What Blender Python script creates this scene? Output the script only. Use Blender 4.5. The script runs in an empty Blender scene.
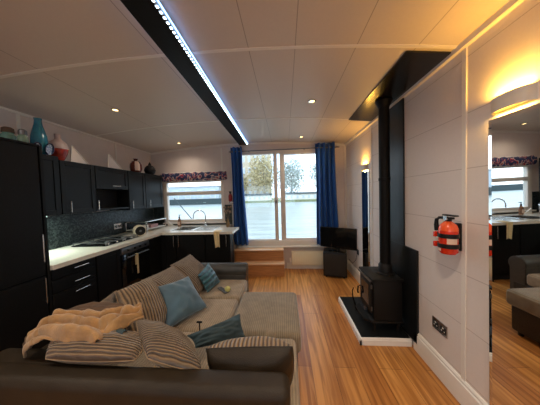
import bpy, bmesh, math, random
from math import pi, sin, cos, radians
from mathutils import Vector, Matrix, noise
random.seed(7)
scn = bpy.context.scene
COL = scn.collection

# ------------------------------------------------------------------ materials
def new_mat(name):
    m = bpy.data.materials.new(name); m.use_nodes = True
    nt = m.node_tree; nt.nodes.clear()
    return m, nt, nt.nodes, nt.links

def mat(name, col, rough=.5, metal=0., var=.0, vscale=20., bump=0., bscale=200., coat=0., stretch=(1,1,1), spec=.5, sheen=0., col2=None):
    m, nt, N, L = new_mat(name)
    out = N.new('ShaderNodeOutputMaterial'); b = N.new('ShaderNodeBsdfPrincipled')
    L.new(b.outputs[0], out.inputs[0])
    b.inputs['Roughness'].default_value = rough; b.inputs['Metallic'].default_value = metal
    b.inputs['Coat Weight'].default_value = coat; b.inputs['Specular IOR Level'].default_value = spec
    b.inputs['Sheen Weight'].default_value = sheen
    b.inputs['Base Color'].default_value = (*col, 1)
    tc = N.new('ShaderNodeTexCoord'); mp = N.new('ShaderNodeMapping'); mp.inputs['Scale'].default_value = stretch
    L.new(tc.outputs['Object'], mp.inputs[0])
    if var > 0 or col2:
        n = N.new('ShaderNodeTexNoise'); n.inputs['Scale'].default_value = vscale; n.inputs['Detail'].default_value = 4
        L.new(mp.outputs[0], n.inputs[0])
        r = N.new('ShaderNodeValToRGB'); r.color_ramp.elements[0].position = .3; r.color_ramp.elements[1].position = .7
        c2 = col2 or tuple(min(1, c * (1 + var)) for c in col)
        c1 = col if col2 else tuple(c * (1 - var) for c in col)
        r.color_ramp.elements[0].color = (*c1, 1); r.color_ramp.elements[1].color = (*c2, 1)
        L.new(n.outputs['Fac'], r.inputs[0]); L.new(r.outputs[0], b.inputs['Base Color'])
    if bump > 0:
        n = N.new('ShaderNodeTexNoise'); n.inputs['Scale'].default_value = bscale
        L.new(mp.outputs[0], n.inputs[0])
        bp = N.new('ShaderNodeBump'); bp.inputs['Strength'].default_value = bump; bp.inputs['Distance'].default_value = .01
        L.new(n.outputs['Fac'], bp.inputs['Height']); L.new(bp.outputs[0], b.inputs['Normal'])
    return m

def emit(name, col, s):
    m, nt, N, L = new_mat(name)
    out = N.new('ShaderNodeOutputMaterial'); e = N.new('ShaderNodeEmission')
    e.inputs[0].default_value = (*col, 1); e.inputs[1].default_value = s
    L.new(e.outputs[0], out.inputs[0]); return m

def glass(name, tint=(1, 1, 1), refl=.08):
    m, nt, N, L = new_mat(name)
    out = N.new('ShaderNodeOutputMaterial'); t = N.new('ShaderNodeBsdfTransparent'); g = N.new('ShaderNodeBsdfGlossy')
    t.inputs[0].default_value = (*tint, 1); g.inputs['Roughness'].default_value = .02
    mx = N.new('ShaderNodeMixShader'); mx.inputs[0].default_value = refl
    L.new(t.outputs[0], mx.inputs[1]); L.new(g.outputs[0], mx.inputs[2]); L.new(mx.outputs[0], out.inputs[0]); return m

def ribbed(name, c_lo, c_hi, period, axis='UV', idx=0, rough=.9, bump=.6):
    """jumbo cord: ribs with pale tips and dark valleys, wave along UV.x or an object axis"""
    m, nt, N, L = new_mat(name)
    out = N.new('ShaderNodeOutputMaterial'); b = N.new('ShaderNodeBsdfPrincipled'); L.new(b.outputs[0], out.inputs[0])
    b.inputs['Roughness'].default_value = rough; b.inputs['Sheen Weight'].default_value = .25
    tc = N.new('ShaderNodeTexCoord'); sp = N.new('ShaderNodeSeparateXYZ')
    L.new(tc.outputs['UV' if axis == 'UV' else 'Object'], sp.inputs[0])
    nz = N.new('ShaderNodeTexNoise'); nz.inputs['Scale'].default_value = 9; nz.inputs['Detail'].default_value = 3
    L.new(tc.outputs['Object'], nz.inputs[0])
    ad = N.new('ShaderNodeMath'); ad.operation = 'MULTIPLY_ADD'; ad.inputs[1].default_value = period * .5
    L.new(nz.outputs['Fac'], ad.inputs[0]); L.new(sp.outputs[idx], ad.inputs[2])
    ml = N.new('ShaderNodeMath'); ml.operation = 'MULTIPLY'; ml.inputs[1].default_value = 2 * pi / period
    L.new(ad.outputs[0], ml.inputs[0])
    sn = N.new('ShaderNodeMath'); sn.operation = 'SINE'; L.new(ml.outputs[0], sn.inputs[0])
    ma = N.new('ShaderNodeMath'); ma.operation = 'MULTIPLY_ADD'; ma.inputs[1].default_value = .5; ma.inputs[2].default_value = .5
    L.new(sn.outputs[0], ma.inputs[0])
    r = N.new('ShaderNodeValToRGB'); r.color_ramp.elements[0].color = (*c_lo, 1); r.color_ramp.elements[1].color = (*c_hi, 1)
    r.color_ramp.elements[0].position = .1; r.color_ramp.elements[1].position = .8
    L.new(ma.outputs[0], r.inputs[0])
    n2 = N.new('ShaderNodeTexNoise'); n2.inputs['Scale'].default_value = 14; n2.inputs['Detail'].default_value = 6
    L.new(tc.outputs['Object'], n2.inputs[0])
    mx = N.new('ShaderNodeMix'); mx.data_type = 'RGBA'; mx.blend_type = 'MULTIPLY'
    r2 = N.new('ShaderNodeValToRGB'); r2.color_ramp.elements[0].color = (.72, .7, .68, 1); r2.color_ramp.elements[0].position = .35
    r2.color_ramp.elements[1].position = .65
    L.new(n2.outputs['Fac'], r2.inputs[0]); mx.inputs[0].default_value = .8
    L.new(r.outputs[0], mx.inputs[6]); L.new(r2.outputs[0], mx.inputs[7]); L.new(mx.outputs[2], b.inputs['Base Color'])
    bp = N.new('ShaderNodeBump'); bp.inputs['Strength'].default_value = bump; bp.inputs['Distance'].default_value = .012
    L.new(ma.outputs[0], bp.inputs['Height']); L.new(bp.outputs[0], b.inputs['Normal'])
    return m

def floor_mat():
    m, nt, N, L = new_mat('oak_laminate')
    out = N.new('ShaderNodeOutputMaterial'); b = N.new('ShaderNodeBsdfPrincipled'); L.new(b.outputs[0], out.inputs[0])
    tc = N.new('ShaderNodeTexCoord'); mp = N.new('ShaderNodeMapping'); mp.inputs['Rotation'].default_value = (0, 0, pi / 2)
    L.new(tc.outputs['Object'], mp.inputs[0])
    def brick(w, h, mort, c1, c2, off):
        br = N.new('ShaderNodeTexBrick'); br.offset = off; br.inputs['Scale'].default_value = 1
        br.inputs['Brick Width'].default_value = w; br.inputs['Row Height'].default_value = h
        br.inputs['Mortar Size'].default_value = mort; br.inputs['Mortar Smooth'].default_value = .1
        br.inputs['Color1'].default_value = c1; br.inputs['Color2'].default_value = c2; br.inputs['Mortar'].default_value = (.16, .06, .02, 1)
        L.new(mp.outputs[0], br.inputs[0]); return br
    b1 = brick(1.25, .19, .0015, (.46, .18, .043, 1), (.74, .35, .095, 1), .37)
    mp2 = N.new('ShaderNodeMapping'); mp2.inputs['Scale'].default_value = (19, 1.0, 1)
    L.new(tc.outputs['Object'], mp2.inputs[0])
    n = N.new('ShaderNodeTexNoise'); n.inputs['Scale'].default_value = 1.6; n.inputs['Detail'].default_value = 6; n.inputs['Distortion'].default_value = .6
    L.new(mp2.outputs[0], n.inputs[0])
    r = N.new('ShaderNodeValToRGB'); r.color_ramp.elements[0].position = .36; r.color_ramp.elements[1].position = .62
    r.color_ramp.elements[0].color = (.52, .40, .29, 1); r.color_ramp.elements[1].color = (1, 1, 1, 1)
    L.new(n.outputs['Fac'], r.inputs[0])
    mx = N.new('ShaderNodeMix'); mx.data_type = 'RGBA'; mx.blend_type = 'MULTIPLY'; mx.inputs[0].default_value = .85
    L.new(b1.outputs['Color'], mx.inputs[6]); L.new(r.outputs[0], mx.inputs[7]); L.new(mx.outputs[2], b.inputs['Base Color'])
    b.inputs['Roughness'].default_value = .36; b.inputs['Specular IOR Level'].default_value = .35
    bp = N.new('ShaderNodeBump'); bp.inputs['Strength'].default_value = .15; bp.inputs['Distance'].default_value = .003
    L.new(n.outputs['Fac'], bp.inputs['Height']); L.new(bp.outputs[0], b.inputs['Normal'])
    return m

def lines_mat(name, col, line, axis, positions=None, period=None, offset=0., width=.004, rough=.5, var=.04):
    """panel board with thin joint lines at given positions on an object axis"""
    m, nt, N, L = new_mat(name)
    out = N.new('ShaderNodeOutputMaterial'); b = N.new('ShaderNodeBsdfPrincipled'); L.new(b.outputs[0], out.inputs[0])
    b.inputs['Roughness'].default_value = rough
    tc = N.new('ShaderNodeTexCoord'); sp = N.new('ShaderNodeSeparateXYZ'); L.new(tc.outputs['Object'], sp.inputs[0])
    acc = None
    def near(sock, p):
        s = N.new('ShaderNodeMath'); s.operation = 'COMPARE'; s.inputs[1].default_value = p; s.inputs[2].default_value = width / 2
        L.new(sock, s.inputs[0]); return s.outputs[0]
    if period:
        a = N.new('ShaderNodeMath'); a.operation = 'ADD'; a.inputs[1].default_value = 50 * period - offset; L.new(sp.outputs[axis], a.inputs[0])
        md = N.new('ShaderNodeMath'); md.operation = 'MODULO'; md.inputs[1].default_value = period; L.new(a.outputs[0], md.inputs[0])
        acc = near(md.outputs[0], width)
    for p in positions or []:
        o = near(sp.outputs[axis], p)
        if acc is None: acc = o
        else:
            mm = N.new('ShaderNodeMath'); mm.operation = 'MAXIMUM'; L.new(acc, mm.inputs[0]); L.new(o, mm.inputs[1]); acc = mm.outputs[0]
    n = N.new('ShaderNodeTexNoise'); n.inputs['Scale'].default_value = 60; n.inputs['Detail'].default_value = 5; L.new(tc.outputs['Object'], n.inputs[0])
    r = N.new('ShaderNodeValToRGB')
    r.color_ramp.elements[0].color = tuple(c * (1 - var) for c in col) + (1,); r.color_ramp.elements[1].color = tuple(min(1, c * (1 + var)) for c in col) + (1,)
    L.new(n.outputs['Fac'], r.inputs[0])
    mx = N.new('ShaderNodeMix'); mx.data_type = 'RGBA'; L.new(acc, mx.inputs[0]); L.new(r.outputs[0], mx.inputs[6]); mx.inputs[7].default_value = (*line, 1)
    L.new(mx.outputs[2], b.inputs['Base Color']); return m

M = {}
M['floor'] = floor_mat()
M['ceiling'] = lines_mat('ceiling_board', (.62, .54, .47), (.36, .30, .25), 0, positions=[-.91, -.235, .1, .525, .93, -1.9], width=.006, rough=.45)
M['wallR'] = lines_mat('wall_panel', (.74, .66, .60), (.52, .44, .38), 2, period=.36, offset=.195, width=.005, rough=.5)
M['wall'] = mat('wall_board', (.70, .60, .54), .55, var=.03, vscale=8)
M['trim'] = mat('cream_trim', (.78, .72, .64), .4)
M['white'] = mat('white_gloss', (.88, .83, .74), .3, var=.02)
M['upvc'] = mat('white_upvc', (.80, .72, .63), .35)
M['cab'] = mat('black_cabinet', (.006, .0055, .005), .5, spec=.15, var=.25, vscale=30, stretch=(1, 8, 1))
M['cabg'] = mat('charcoal_cabinet', (.008, .0085, .0085), .45, spec=.2, var=.2, vscale=30, stretch=(8, 8, 1))
M['void'] = mat('dark_interior', (.004, .004, .004), .8)
M['steel'] = mat('brushed_steel', (.62, .60, .57), .25, 1, var=.08, vscale=60)
M['dsteel'] = mat('dark_steel', (.16, .16, .16), .35, .8)
M['chrome'] = mat('chrome', (.8, .8, .8), .08, 1)
M['blackm'] = mat('black_metal', (.006, .0055, .005), .5, .0, var=.2, vscale=50, spec=.15)
M['slate'] = mat('slate', (.008, .009, .009), .4, spec=.3, var=.3, vscale=14, bump=.08, bscale=30)
M['iron'] = mat('cast_iron', (.007, .006, .005), .55, .0, spec=.25, bump=.2, bscale=160)
M['bgloss'] = mat('black_gloss', (.006, .006, .006), .06)
M['panelb'] = mat('black_panel', (.010, .008, .006), .22, var=.4, vscale=5, bump=.04, bscale=12)
M['counter'] = mat('cream_worktop', (.74, .66, .54), .22, var=.05, vscale=40)
M['leather'] = mat('brown_leather', (.026, .017, .009), .45, spec=.28, var=.2, vscale=12, bump=.25, bscale=260)
M['gleather'] = mat('grey_leather', (.045, .042, .037), .33, spec=.5, var=.15, vscale=12, bump=.2, bscale=260)
M['cord'] = ribbed('brown_jumbo_cord', (.10, .055, .025), (.37, .24, .125), .021, bump=1.)
M['cordg'] = ribbed('taupe_jumbo_cord', (.13, .082, .048), (.33, .23, .145), .016, bump=1.)
M['seat'] = ribbed('seat_cord', (.27, .20, .125), (.37, .285, .19), .018, 'OBJ', 0, bump=.35)
M['otto'] = ribbed('footstool_cord', (.20, .155, .10), (.29, .228, .155), .016, 'OBJ', 0, bump=.35)
M['blue'] = mat('slate_blue_velvet', (.058, .118, .165), .75, var=.3, vscale=5, sheen=.5, bump=.1, bscale=120)
M['teal'] = ribbed('teal_quilt', (.008, .050, .072), (.022, .13, .17), .06, 'UV', 1, rough=.45, bump=.9)
M['dteal'] = mat('dark_teal_cotton', (.026, .050, .060), .8, var=.3, vscale=6, bump=.12, bscale=120)
M['blanket'] = mat('tan_fleece', (.36, .195, .07), .9, var=.2, vscale=16, sheen=.4, bump=.3, bscale=90)
M['throw'] = mat('brown_throw', (.10, .055, .03), .85, var=.25, vscale=10, bump=.2, bscale=120)
M['curtain'] = mat('royal_blue_cloth', (.005, .078, .31), .7, var=.12, vscale=6, sheen=.1, stretch=(1, 1, .3))
M['oak'] = mat('oak_step', (.46, .20, .075), .35, var=.25, vscale=6, stretch=(1, 6, 20))
M['oakl'] = mat('oak_nosing', (.66, .40, .22), .35)
M['rad'] = mat('cream_radiator', (.90, .80, .58), .35)
M['red'] = mat('red_paint', (.72, .035, .012), .25, coat=.5)
M['orange'] = mat('orange_red_paint', (.85, .10, .02), .25, coat=.5)
M['black'] = mat('black_plastic', (.008, .008, .008), .4, spec=.3)
M['label'] = mat('pale_label', (.78, .55, .42), .5)
M['cream'] = mat('cream_enamel', (.72, .62, .44), .25)
M['grey'] = mat('grey_plastic', (.12, .12, .12), .5)
M['lamp_shell'] = mat('sconce_shell', (.62, .55, .46), .45)
M['mirror'] = mat('mirror_silver', (.86, .87, .86), .012, 1)
M['glass'] = glass('window_glass', (.96, .98, .98), .05)
M['gglass'] = glass('green_glass', (.55, .72, .66), .22)
M['tealglass'] = mat('teal_glaze', (.02, .20, .30), .2, var=.25, vscale=14, coat=.4)
M['bottle'] = glass('amber_glass', (.55, .3, .2), .2)
M['tan'] = mat('tan_cloth', (.72, .54, .28), .85, var=.12, vscale=30)
M['tennis'] = mat('tennis_felt', (.52, .50, .18), .9, var=.2, vscale=60)
M['bluemet'] = emit('led_blue', (.25, .48, 1.0), 5)
M['ledw'] = emit('led_white', (.62, .85, 1.0), 9)
M['warm'] = emit('sconce_glow', (1.0, .55, .05), 6)
M['down'] = emit('downlight_glow', (1.0, .70, .28), 5)
M['undercab'] = emit('undercab_glow', (.75, 1.0, .92), 8)
M['led_alu'] = mat('led_channel', (.35, .38, .42), .3, .6)

# mosaic splashback
def mosaic():
    m, nt, N, L = new_mat('mosaic_tile')
    out = N.new('ShaderNodeOutputMaterial'); b = N.new('ShaderNodeBsdfPrincipled'); L.new(b.outputs[0], out.inputs[0])
    tc = N.new('ShaderNodeTexCoord'); v = N.new('ShaderNodeTexVoronoi'); v.inputs['Scale'].default_value = 70; v.distance = 'CHEBYCHEV'
    L.new(tc.outputs['Object'], v.inputs[0])
    r = N.new('ShaderNodeValToRGB'); r.color_ramp.elements[0].color = (.006, .008, .008, 1); r.color_ramp.elements[1].color = (.05, .062, .058, 1)
    r.color_ramp.elements[0].position = .35
    s = N.new('ShaderNodeSeparateColor'); L.new(v.outputs['Color'], s.inputs[0]); L.new(s.outputs[0], r.inputs[0])
    L.new(r.outputs[0], b.inputs['Base Color']); b.inputs['Roughness'].default_value = .35; b.inputs['Specular IOR Level'].default_value = .3
    bp = N.new('ShaderNodeBump'); bp.inputs['Strength'].default_value = .5; bp.inputs['Distance'].default_value = .004
    L.new(v.outputs['Distance'], bp.inputs['Height']); L.new(bp.outputs[0], b.inputs['Normal']); return m
M['mosaic'] = mosaic()

def pattern(name, cols, scale, rough=.7):
    m, nt, N, L = new_mat(name)
    out = N.new('ShaderNodeOutputMaterial'); b = N.new('ShaderNodeBsdfPrincipled'); L.new(b.outputs[0], out.inputs[0])
    tc = N.new('ShaderNodeTexCoord'); mp = N.new('ShaderNodeMapping'); mp.inputs['Scale'].default_value = scale
    L.new(tc.outputs['Object'], mp.inputs[0])
    v = N.new('ShaderNodeTexNoise'); v.inputs['Scale'].default_value = 1; v.inputs['Detail'].default_value = 1; v.inputs['Distortion'].default_value = 1.5; L.new(mp.outputs[0], v.inputs[0])
    r = N.new('ShaderNodeValToRGB'); r.color_ramp.interpolation = 'CONSTANT'
    n = len(cols)
    for i, c in enumerate(cols):
        e = r.color_ramp.elements[i] if i < 2 else r.color_ramp.elements.new(.9)
        e.position = .34 + .32 * i / n if i else 0; e.color = (*c, 1)
    L.new(v.outputs['Fac'], r.inputs[0]); L.new(r.outputs[0], b.inputs['Base Color']); b.inputs['Roughness'].default_value = rough; return m
M['valance'] = pattern('patchwork_cloth', [(.01, .02, .07), (.02, .035, .12), (.34, .015, .03), (.55, .40, .34), (.02, .04, .14), (.01, .02, .07)], (7, 7, 8))
M['oval'] = pattern('blue_white_pattern', [(.05, .10, .25), (.6, .65, .7), (.05, .1, .3), (.5, .6, .7)], (60, 60, 60), .3)

# ------------------------------------------------------------------ mesh builder
class MB:
    def __init__(s): s.bm = bmesh.new(); s.uv = None
    def box(s, x0, x1, y0, y1, z0, z1, bev=0., seg=2, mtx=None):
        b = bmesh.new(); r = bmesh.ops.create_cube(b, size=1)
        for v in b.verts: v.co = Vector((x0 + (v.co.x + .5) * (x1 - x0), y0 + (v.co.y + .5) * (y1 - y0), z0 + (v.co.z + .5) * (z1 - z0)))
        if bev: bmesh.ops.bevel(b, geom=b.edges[:], offset=bev, segments=seg, affect='EDGES', profile=.5)
        if mtx: b.transform(mtx)
        s._add(b); return s
    def _add(s, b):
        me = bpy.data.meshes.new('t'); b.to_mesh(me); s.bm.from_mesh(me); bpy.data.meshes.remove(me); b.free()
    def cyl(s, p0, p1, r0, r1=None, n=20, cap=True):
        p0 = Vector(p0); p1 = Vector(p1); r1 = r0 if r1 is None else r1
        d = p1 - p0; q = d.to_track_quat('Z', 'Y').to_matrix().to_4x4()
        b = bmesh.new(); bmesh.ops.create_cone(b, cap_ends=cap, segments=n, radius1=r0, radius2=max(r1, 1e-5), depth=d.length)
        b.transform(Matrix.Translation((p0 + p1) / 2) @ q); s._add(b); return s
    def tube(s, pts, r, n=10):
        pts = [Vector(p) for p in pts]; rings = []
        for i, p in enumerate(pts):
            t = (pts[min(i + 1, len(pts) - 1)] - pts[max(i - 1, 0)]).normalized()
            a = Vector((0, 0, 1)) if abs(t.z) < .9 else Vector((1, 0, 0))
            u = t.cross(a).normalized(); w = t.cross(u)
            rr = r[i] if isinstance(r, (list, tuple)) else r
            rings.append([s.bm.verts.new(p + (u * cos(2 * pi * k / n) + w * sin(2 * pi * k / n)) * rr) for k in range(n)])
        for a, b in zip(rings, rings[1:]):
            for k in range(n): s.bm.faces.new((a[k], a[(k + 1) % n], b[(k + 1) % n], b[k]))
        s.bm.faces.new(rings[0][::-1]); s.bm.faces.new(rings[-1]); return s
    def lathe(s, c, prof, n=28, sx=1., sy=1.):
        rings = [[s.bm.verts.new((c[0] + r * cos(2 * pi * k / n) * sx, c[1] + r * sin(2 * pi * k / n) * sy, c[2] + z)) for k in range(n)] for r, z in prof]
        for a, b in zip(rings, rings[1:]):
            for k in range(n): s.bm.faces.new((a[k], a[(k + 1) % n], b[(k + 1) % n], b[k]))
        if prof[0][0] > 1e-4: s.bm.faces.new(rings[0][::-1])
        if prof[-1][0] > 1e-4: s.bm.faces.new(rings[-1])
        return s
    def prism(s, poly, axis, a0, a1):
        """poly: list of 2-D points in the other two axes (in x,y,z order)"""
        def P(p, a):
            l = list(p); l.insert(axis, a); return l
        v0 = [s.bm.verts.new(P(p, a0)) for p in poly]; v1 = [s.bm.verts.new(P(p, a1)) for p in poly]
        n = len(poly)
        for k in range(n): s.bm.faces.new((v0[k], v0[(k + 1) % n], v1[(k + 1) % n], v1[k]))
        s.bm.faces.new(v0[::-1]); s.bm.faces.new(v1); return s
    def quad(s, pts): s.bm.faces.new([s.bm.verts.new(p) for p in pts]); return s
    def build(s, name, m, parent=None, smooth=False, org=None):
        bmesh.ops.recalc_face_normals(s.bm, faces=s.bm.faces[:])
        if parent is not None: org = Vector(parent.get('_o', (0, 0, 0)))
        if org is not None: s.bm.transform(Matrix.Translation(-Vector(org)))
        me = bpy.data.meshes.new(name); s.bm.to_mesh(me); s.bm.free()
        me.materials.append(M[m] if isinstance(m, str) else m)
        if smooth:
            for p in me.polygons: p.use_smooth = True
            try: me.set_sharp_from_angle(angle=radians(40))
            except Exception: pass
        o = bpy.data.objects.new(name, me); COL.objects.link(o)
        if parent is not None: o.parent = parent; o['_o'] = tuple(org)
        elif org is not None: o.location = org; o['_o'] = tuple(org)
        return o

def tag(o, label=None, cat=None, group=None, kind=None):
    if label: o['label'] = label
    if cat: o['category'] = cat
    if group: o['group'] = group
    if kind: o['kind'] = kind
    return o
def empty(name, loc, label=None, cat=None, group=None, kind=None):
    o = bpy.data.objects.new(name, None); COL.objects.link(o); o.location = loc; o['_o'] = tuple(loc); o.empty_display_size = .05
    return tag(o, label, cat, group, kind)
def B(name, m, parent, *a, bev=.0, seg=2):
    return MB().box(*a, bev=bev, seg=seg).build(name, m, parent, smooth=bev > 0)
def struct(o): o['kind'] = 'structure'; return o
def copy_tree(o, parent=None):
    c = o.copy(); COL.objects.link(c); c.parent = parent
    for ch in list(o.children): copy_tree(ch, c)
    return c

# ------------------------------------------------------------------ room shell
XL, XR, YB, YF = -2.80, 1.205, 4.05, -3.0
def cz(x): return 2.575 - .115 * ((x + .8) / 2.0) ** 2
b = MB(); b.box(XL - .1, XR + .1, YF - .1, YB + .1, -.06, 0); struct(b.build('floor', 'floor'))
b = MB(); n = 40
lo = []; hi = []
for i in range(n + 1):
    x = XL - .1 + (XR - XL + .2) * i / n; lo.append((x, cz(x))); hi.append((x, cz(x) + .06))
def strip_xz(mb, xs, y0, y1, d0, d1):
    """an arched slab following the ceiling curve between offsets d0 and d1 below it"""
    for x0, x1 in zip(xs, xs[1:]):
        mb.prism([(x0, cz(x0) - d0), (x1, cz(x1) - d0), (x1, cz(x1) - d1), (x0, cz(x0) - d1)], 1, y0, y1)
# continuous ceiling
vs = [[b.bm.verts.new((x, y, z + dz)) for x, z in lo] for y, dz in ((YF - .1, 0), (YB + .1, 0), (YB + .1, .06), (YF - .1, .06))]
for j in range(4):
    a, c = vs[j], vs[(j + 1) % 4]
    for i in range(n): b.bm.faces.new((a[i], a[i + 1], c[i + 1], c[i]))
b.bm.faces.new([vs[k][0] for k in range(4)]); b.bm.faces.new([vs[k][n] for k in range(4)])
ce = struct(b.build('ceiling', 'ceiling', smooth=True))
struct(MB().box(XR, XR + .08, YF, YB, 0, 2.5).build('wall_right', 'wallR'))
struct(MB().box(XL - .08, XL, YF, YB, 0, 2.5).build('wall_left', 'wall'))
# rear wall (behind the camera) with an unseen window opening added for fill daylight
b = MB()
b.box(XL, XR, YF - .08, YF, 0, .8).box(XL, XR, YF - .08, YF, 2.1, 2.6).box(XL, -2.2, YF - .08, YF, .8, 2.1).box(.6, XR, YF - .08, YF, .8, 2.1)
struct(b.build('wall_rear', 'wall'))
# front wall with kitchen window and sliding door openings
KW = (-2.52, -1.26, 1.02, 1.85)       # kitchen window opening
DW = (-.93, .86, .50, 2.40)           # sliding window/door opening
b = MB(); y0, y1 = YB, YB + .08
b.box(XL, KW[0], y0, y1, 0, 2.57); b.box(KW[0], KW[1], y0, y1, 0, KW[2]); b.box(KW[0], KW[1], y0, y1, KW[3], 2.57)
b.box(KW[1], DW[0], y0, y1, 0, 2.57); b.box(DW[0], DW[1], y0, y1, 0, DW[2]); b.box(DW[0], DW[1], y0, y1, DW[3], 2.57)
b.box(DW[1], XR, y0, y1, 0, 2.57); struct(b.build('wall_back', 'wall'))

ti = [0]
def trim(m, *a, bev=.0):
    ti[0] += 1
    return struct(MB().box(*a, bev=bev).build('trim_%d' % ti[0], m, smooth=bev > 0))
# ceiling cross battens
for y in (1.475, 2.80, .15, -1.2):
    b = MB(); xs = [XL + (XR - XL) * i / 30 for i in range(31)]; strip_xz(b, xs, y - .013, y + .013, -.002, .005)
    ti[0] += 1; struct(b.build('trim_%d' % ti[0], 'trim'))
# ceiling corner trims
trim('trim', XR - .03, XR, YF, YB, 2.425, 2.462); trim('trim', XL, XL + .02, YF, YB, 2.44, 2.47)
b = MB(); xs = [XL + .02 + (XR - XL - .05) * i / 30 for i in range(31)]; strip_xz(b, xs, YB - .025, YB, .0, .035)
ti[0] += 1; struct(b.build('trim_%d' % ti[0], 'trim'))
# wall battens
trim('trim', XR - .008, XR, 1.425, 1.455, .18, 2.43)
trim('trim', XR - .008, XR, 2.86, 2.885, .18, 2.43)
trim('trim', XR - .03, XR, 4.02, 4.05, .18, 2.43)
trim('trim', -1.29, -1.262, YB - .008, YB, 1.9, 2.5)
trim('trim', XL, XL + .008, 1.93, 1.96, 1.97, 2.44); trim('trim', XL, XL + .008, 3.15, 3.18, 1.97, 2.44)
# skirtings
def skirt(name, y0, y1):
    o = MB(); o.prism([(XR, 0), (XR - .02, 0), (XR - .02, .150), (XR - .014, .158), (XR - .014, .172), (XR - .006, .184), (XR, .184)], 1, y0, y1)
    return struct(o.build(name, 'white'))
skirt('baseboard_right', YF, 1.955); skirt('baseboard_right_far', 2.80, YB)
struct(MB().box(.0, XR - .02, YB - .018, YB, 0, .12).build('baseboard_back', 'white'))

# black heat shield board on the ceiling over the flue
b = MB(); xs = [.878 + (1.175 - .878) * i / 4 for i in range(5)]; strip_xz(b, xs, 1.515, 2.80, .004, .014)
tag(b.build('ceiling_heat_board', 'panelb'), 'glossy black board on the ceiling above the stove flue', 'panel')
r = empty('wall_heat_shield', (XR - .01, 2.15, .05), 'tall black heat shield boards on the wall behind the stove', 'heat shield')
B('upper_board', 'slate', r, XR - .016, XR - .004, 2.11, 2.44, .953, 2.44)
B('lower_board', 'slate', r, XR - .020, XR - .002, 1.905, 2.62, .075, .952)
B('edge_strip', 'dsteel', r, XR - .028, XR - .016, 2.385, 2.40, .953, 2.44)

# ------------------------------------------------------------------ ceiling LED beam and downlights
r = empty('ceiling_light_beam', (-.746, 1.5, 2.5), 'long black ceiling beam edged with cool white and blue led strips', 'ceiling light')
bx0, bx1 = -.826, -.666; beam = r
B('fascia_board', 'blackm', r, bx0, bx1, -2.5, 3.99, 2.520, 2.545)
B('mounting_rail', 'blackm', r, bx0 + .035, bx1 - .035, -2.5, 3.99, 2.545, 2.574)
o = B('led_strip', 'bluemet', r, bx0 + .002, bx0 + .010, -2.5, 3.98, 2.546, 2.552); o['label'] = 'blue glowing led strip on the left edge'
ch = B('led_channel', 'led_alu', r, bx1, bx1 + .014, -2.5, 3.98, 2.518, 2.548)
b = MB(); k = 0; y = .6
while y < 3.96: b.box(bx1 + .001, bx1 + .013, y, y + .014, 2.5165, 2.5182); y += .034
y = -2.4
while y < .6: b.box(bx1 + .001, bx1 + .013, y, y + .014, 2.5165, 2.5182); y += .034
beam.rotation_euler = (0, 0, .023)
o = b.build('led_strip', 'ledw', r); o['label'] = 'row of cool white leds on the right edge'
B('led_strip', 'bluemet', r, bx1 + .015, bx1 + .019, -2.5, 3.98, 2.538, 2.546)

def lamp(name, kind, loc, energy, col, parent=None, rot=(0, 0, 0), **kw):
    l = bpy.data.lights.new(name, kind); l.energy = energy; l.color = col
    for k, v in kw.items(): setattr(l, k, v)
    o = bpy.data.objects.new(name, l); COL.objects.link(o)
    if parent is not None: o.parent = parent; loc = Vector(loc) - Vector(parent['_o'])
    o.location = loc; o.rotation_euler = rot; return o

dl = [(-1.92, 2.20, 'recessed downlight above the hob, nearest on the kitchen side'), (-1.96, 3.66, 'recessed downlight at the far end above the sink corner'),
      (.33, 2.30, 'recessed downlight nearest on the stove side of the ceiling'), (.32, 3.67, 'recessed downlight far end near the sliding window'),
      (-1.92, .6, 'unseen added fill downlight over the dining side behind the sofa'), (.33, .6, 'unseen added fill downlight just behind the camera on the right'),
      (-1.92, -1.2, 'unseen added fill downlight far behind the sofa left'), (.33, -1.2, 'unseen added fill downlight far behind the sofa right')]  # downlights out of view behind the sofa are added as room fill
for i, (x, y, lb) in enumerate(dl):
    z = cz(x); r = empty('recessed_downlight', (x, y, z), lb, 'ceiling light', 'recessed downlights')
    b = MB(); b.lathe((x, y, z), [(.044, 0.004), (.044, -.006), (.030, -.008), (.027, .004)], 24); b.build('bezel', 'steel', r, True)
    b = MB(); b.lathe((x, y, z), [(.0, -.004), (.026, -.0035), (.026, .002)], 20); b.build('lens', 'down', r, True)
    lamp('bulb', 'SPOT', (x, y, z - .02), 11 if i < 4 else 54, (1, .86, .70), r, spot_size=radians(150), spot_blend=.8, shadow_soft_size=.04)  # stronger bulbs in the added fill downlights

# ------------------------------------------------------------------ mirrors and sconces
def strip_mirror(yc, z0, z1, label, rz=0., ry=0.):
    r = empty('strip_mirror', (XR, yc, z0), label, 'mirror')
    w = .135
    B('backing_board', 'black', r, XR - .007, XR - .001, yc - w, yc + w, z0, z1)
    b = MB(); b.box(XR - .012, XR - .007, yc - w + .022, yc + w - .022, z0 + .022, z1 - .022); b.build('mirror_glass', 'mirror', r)
    b = MB(); x0, x1 = XR - .007, XR - .012
    o_ = [(yc - w, z0), (yc + w, z0), (yc + w, z1), (yc - w, z1)]; i_ = [(yc - w + .022, z0 + .022), (yc + w - .022, z0 + .022), (yc + w - .022, z1 - .022), (yc - w + .022, z1 - .022)]
    for k in range(4):
        p, q, s, t = o_[k], o_[(k + 1) % 4], i_[(k + 1) % 4], i_[k]
        b.quad([(x0, *p), (x0, *q), (x1, *s), (x1, *t)])
    b.build('bevelled_border', 'mirror', r)
    r.rotation_euler = (0, ry, rz); r.location.x -= .001 if rz else 0
    return r
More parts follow.
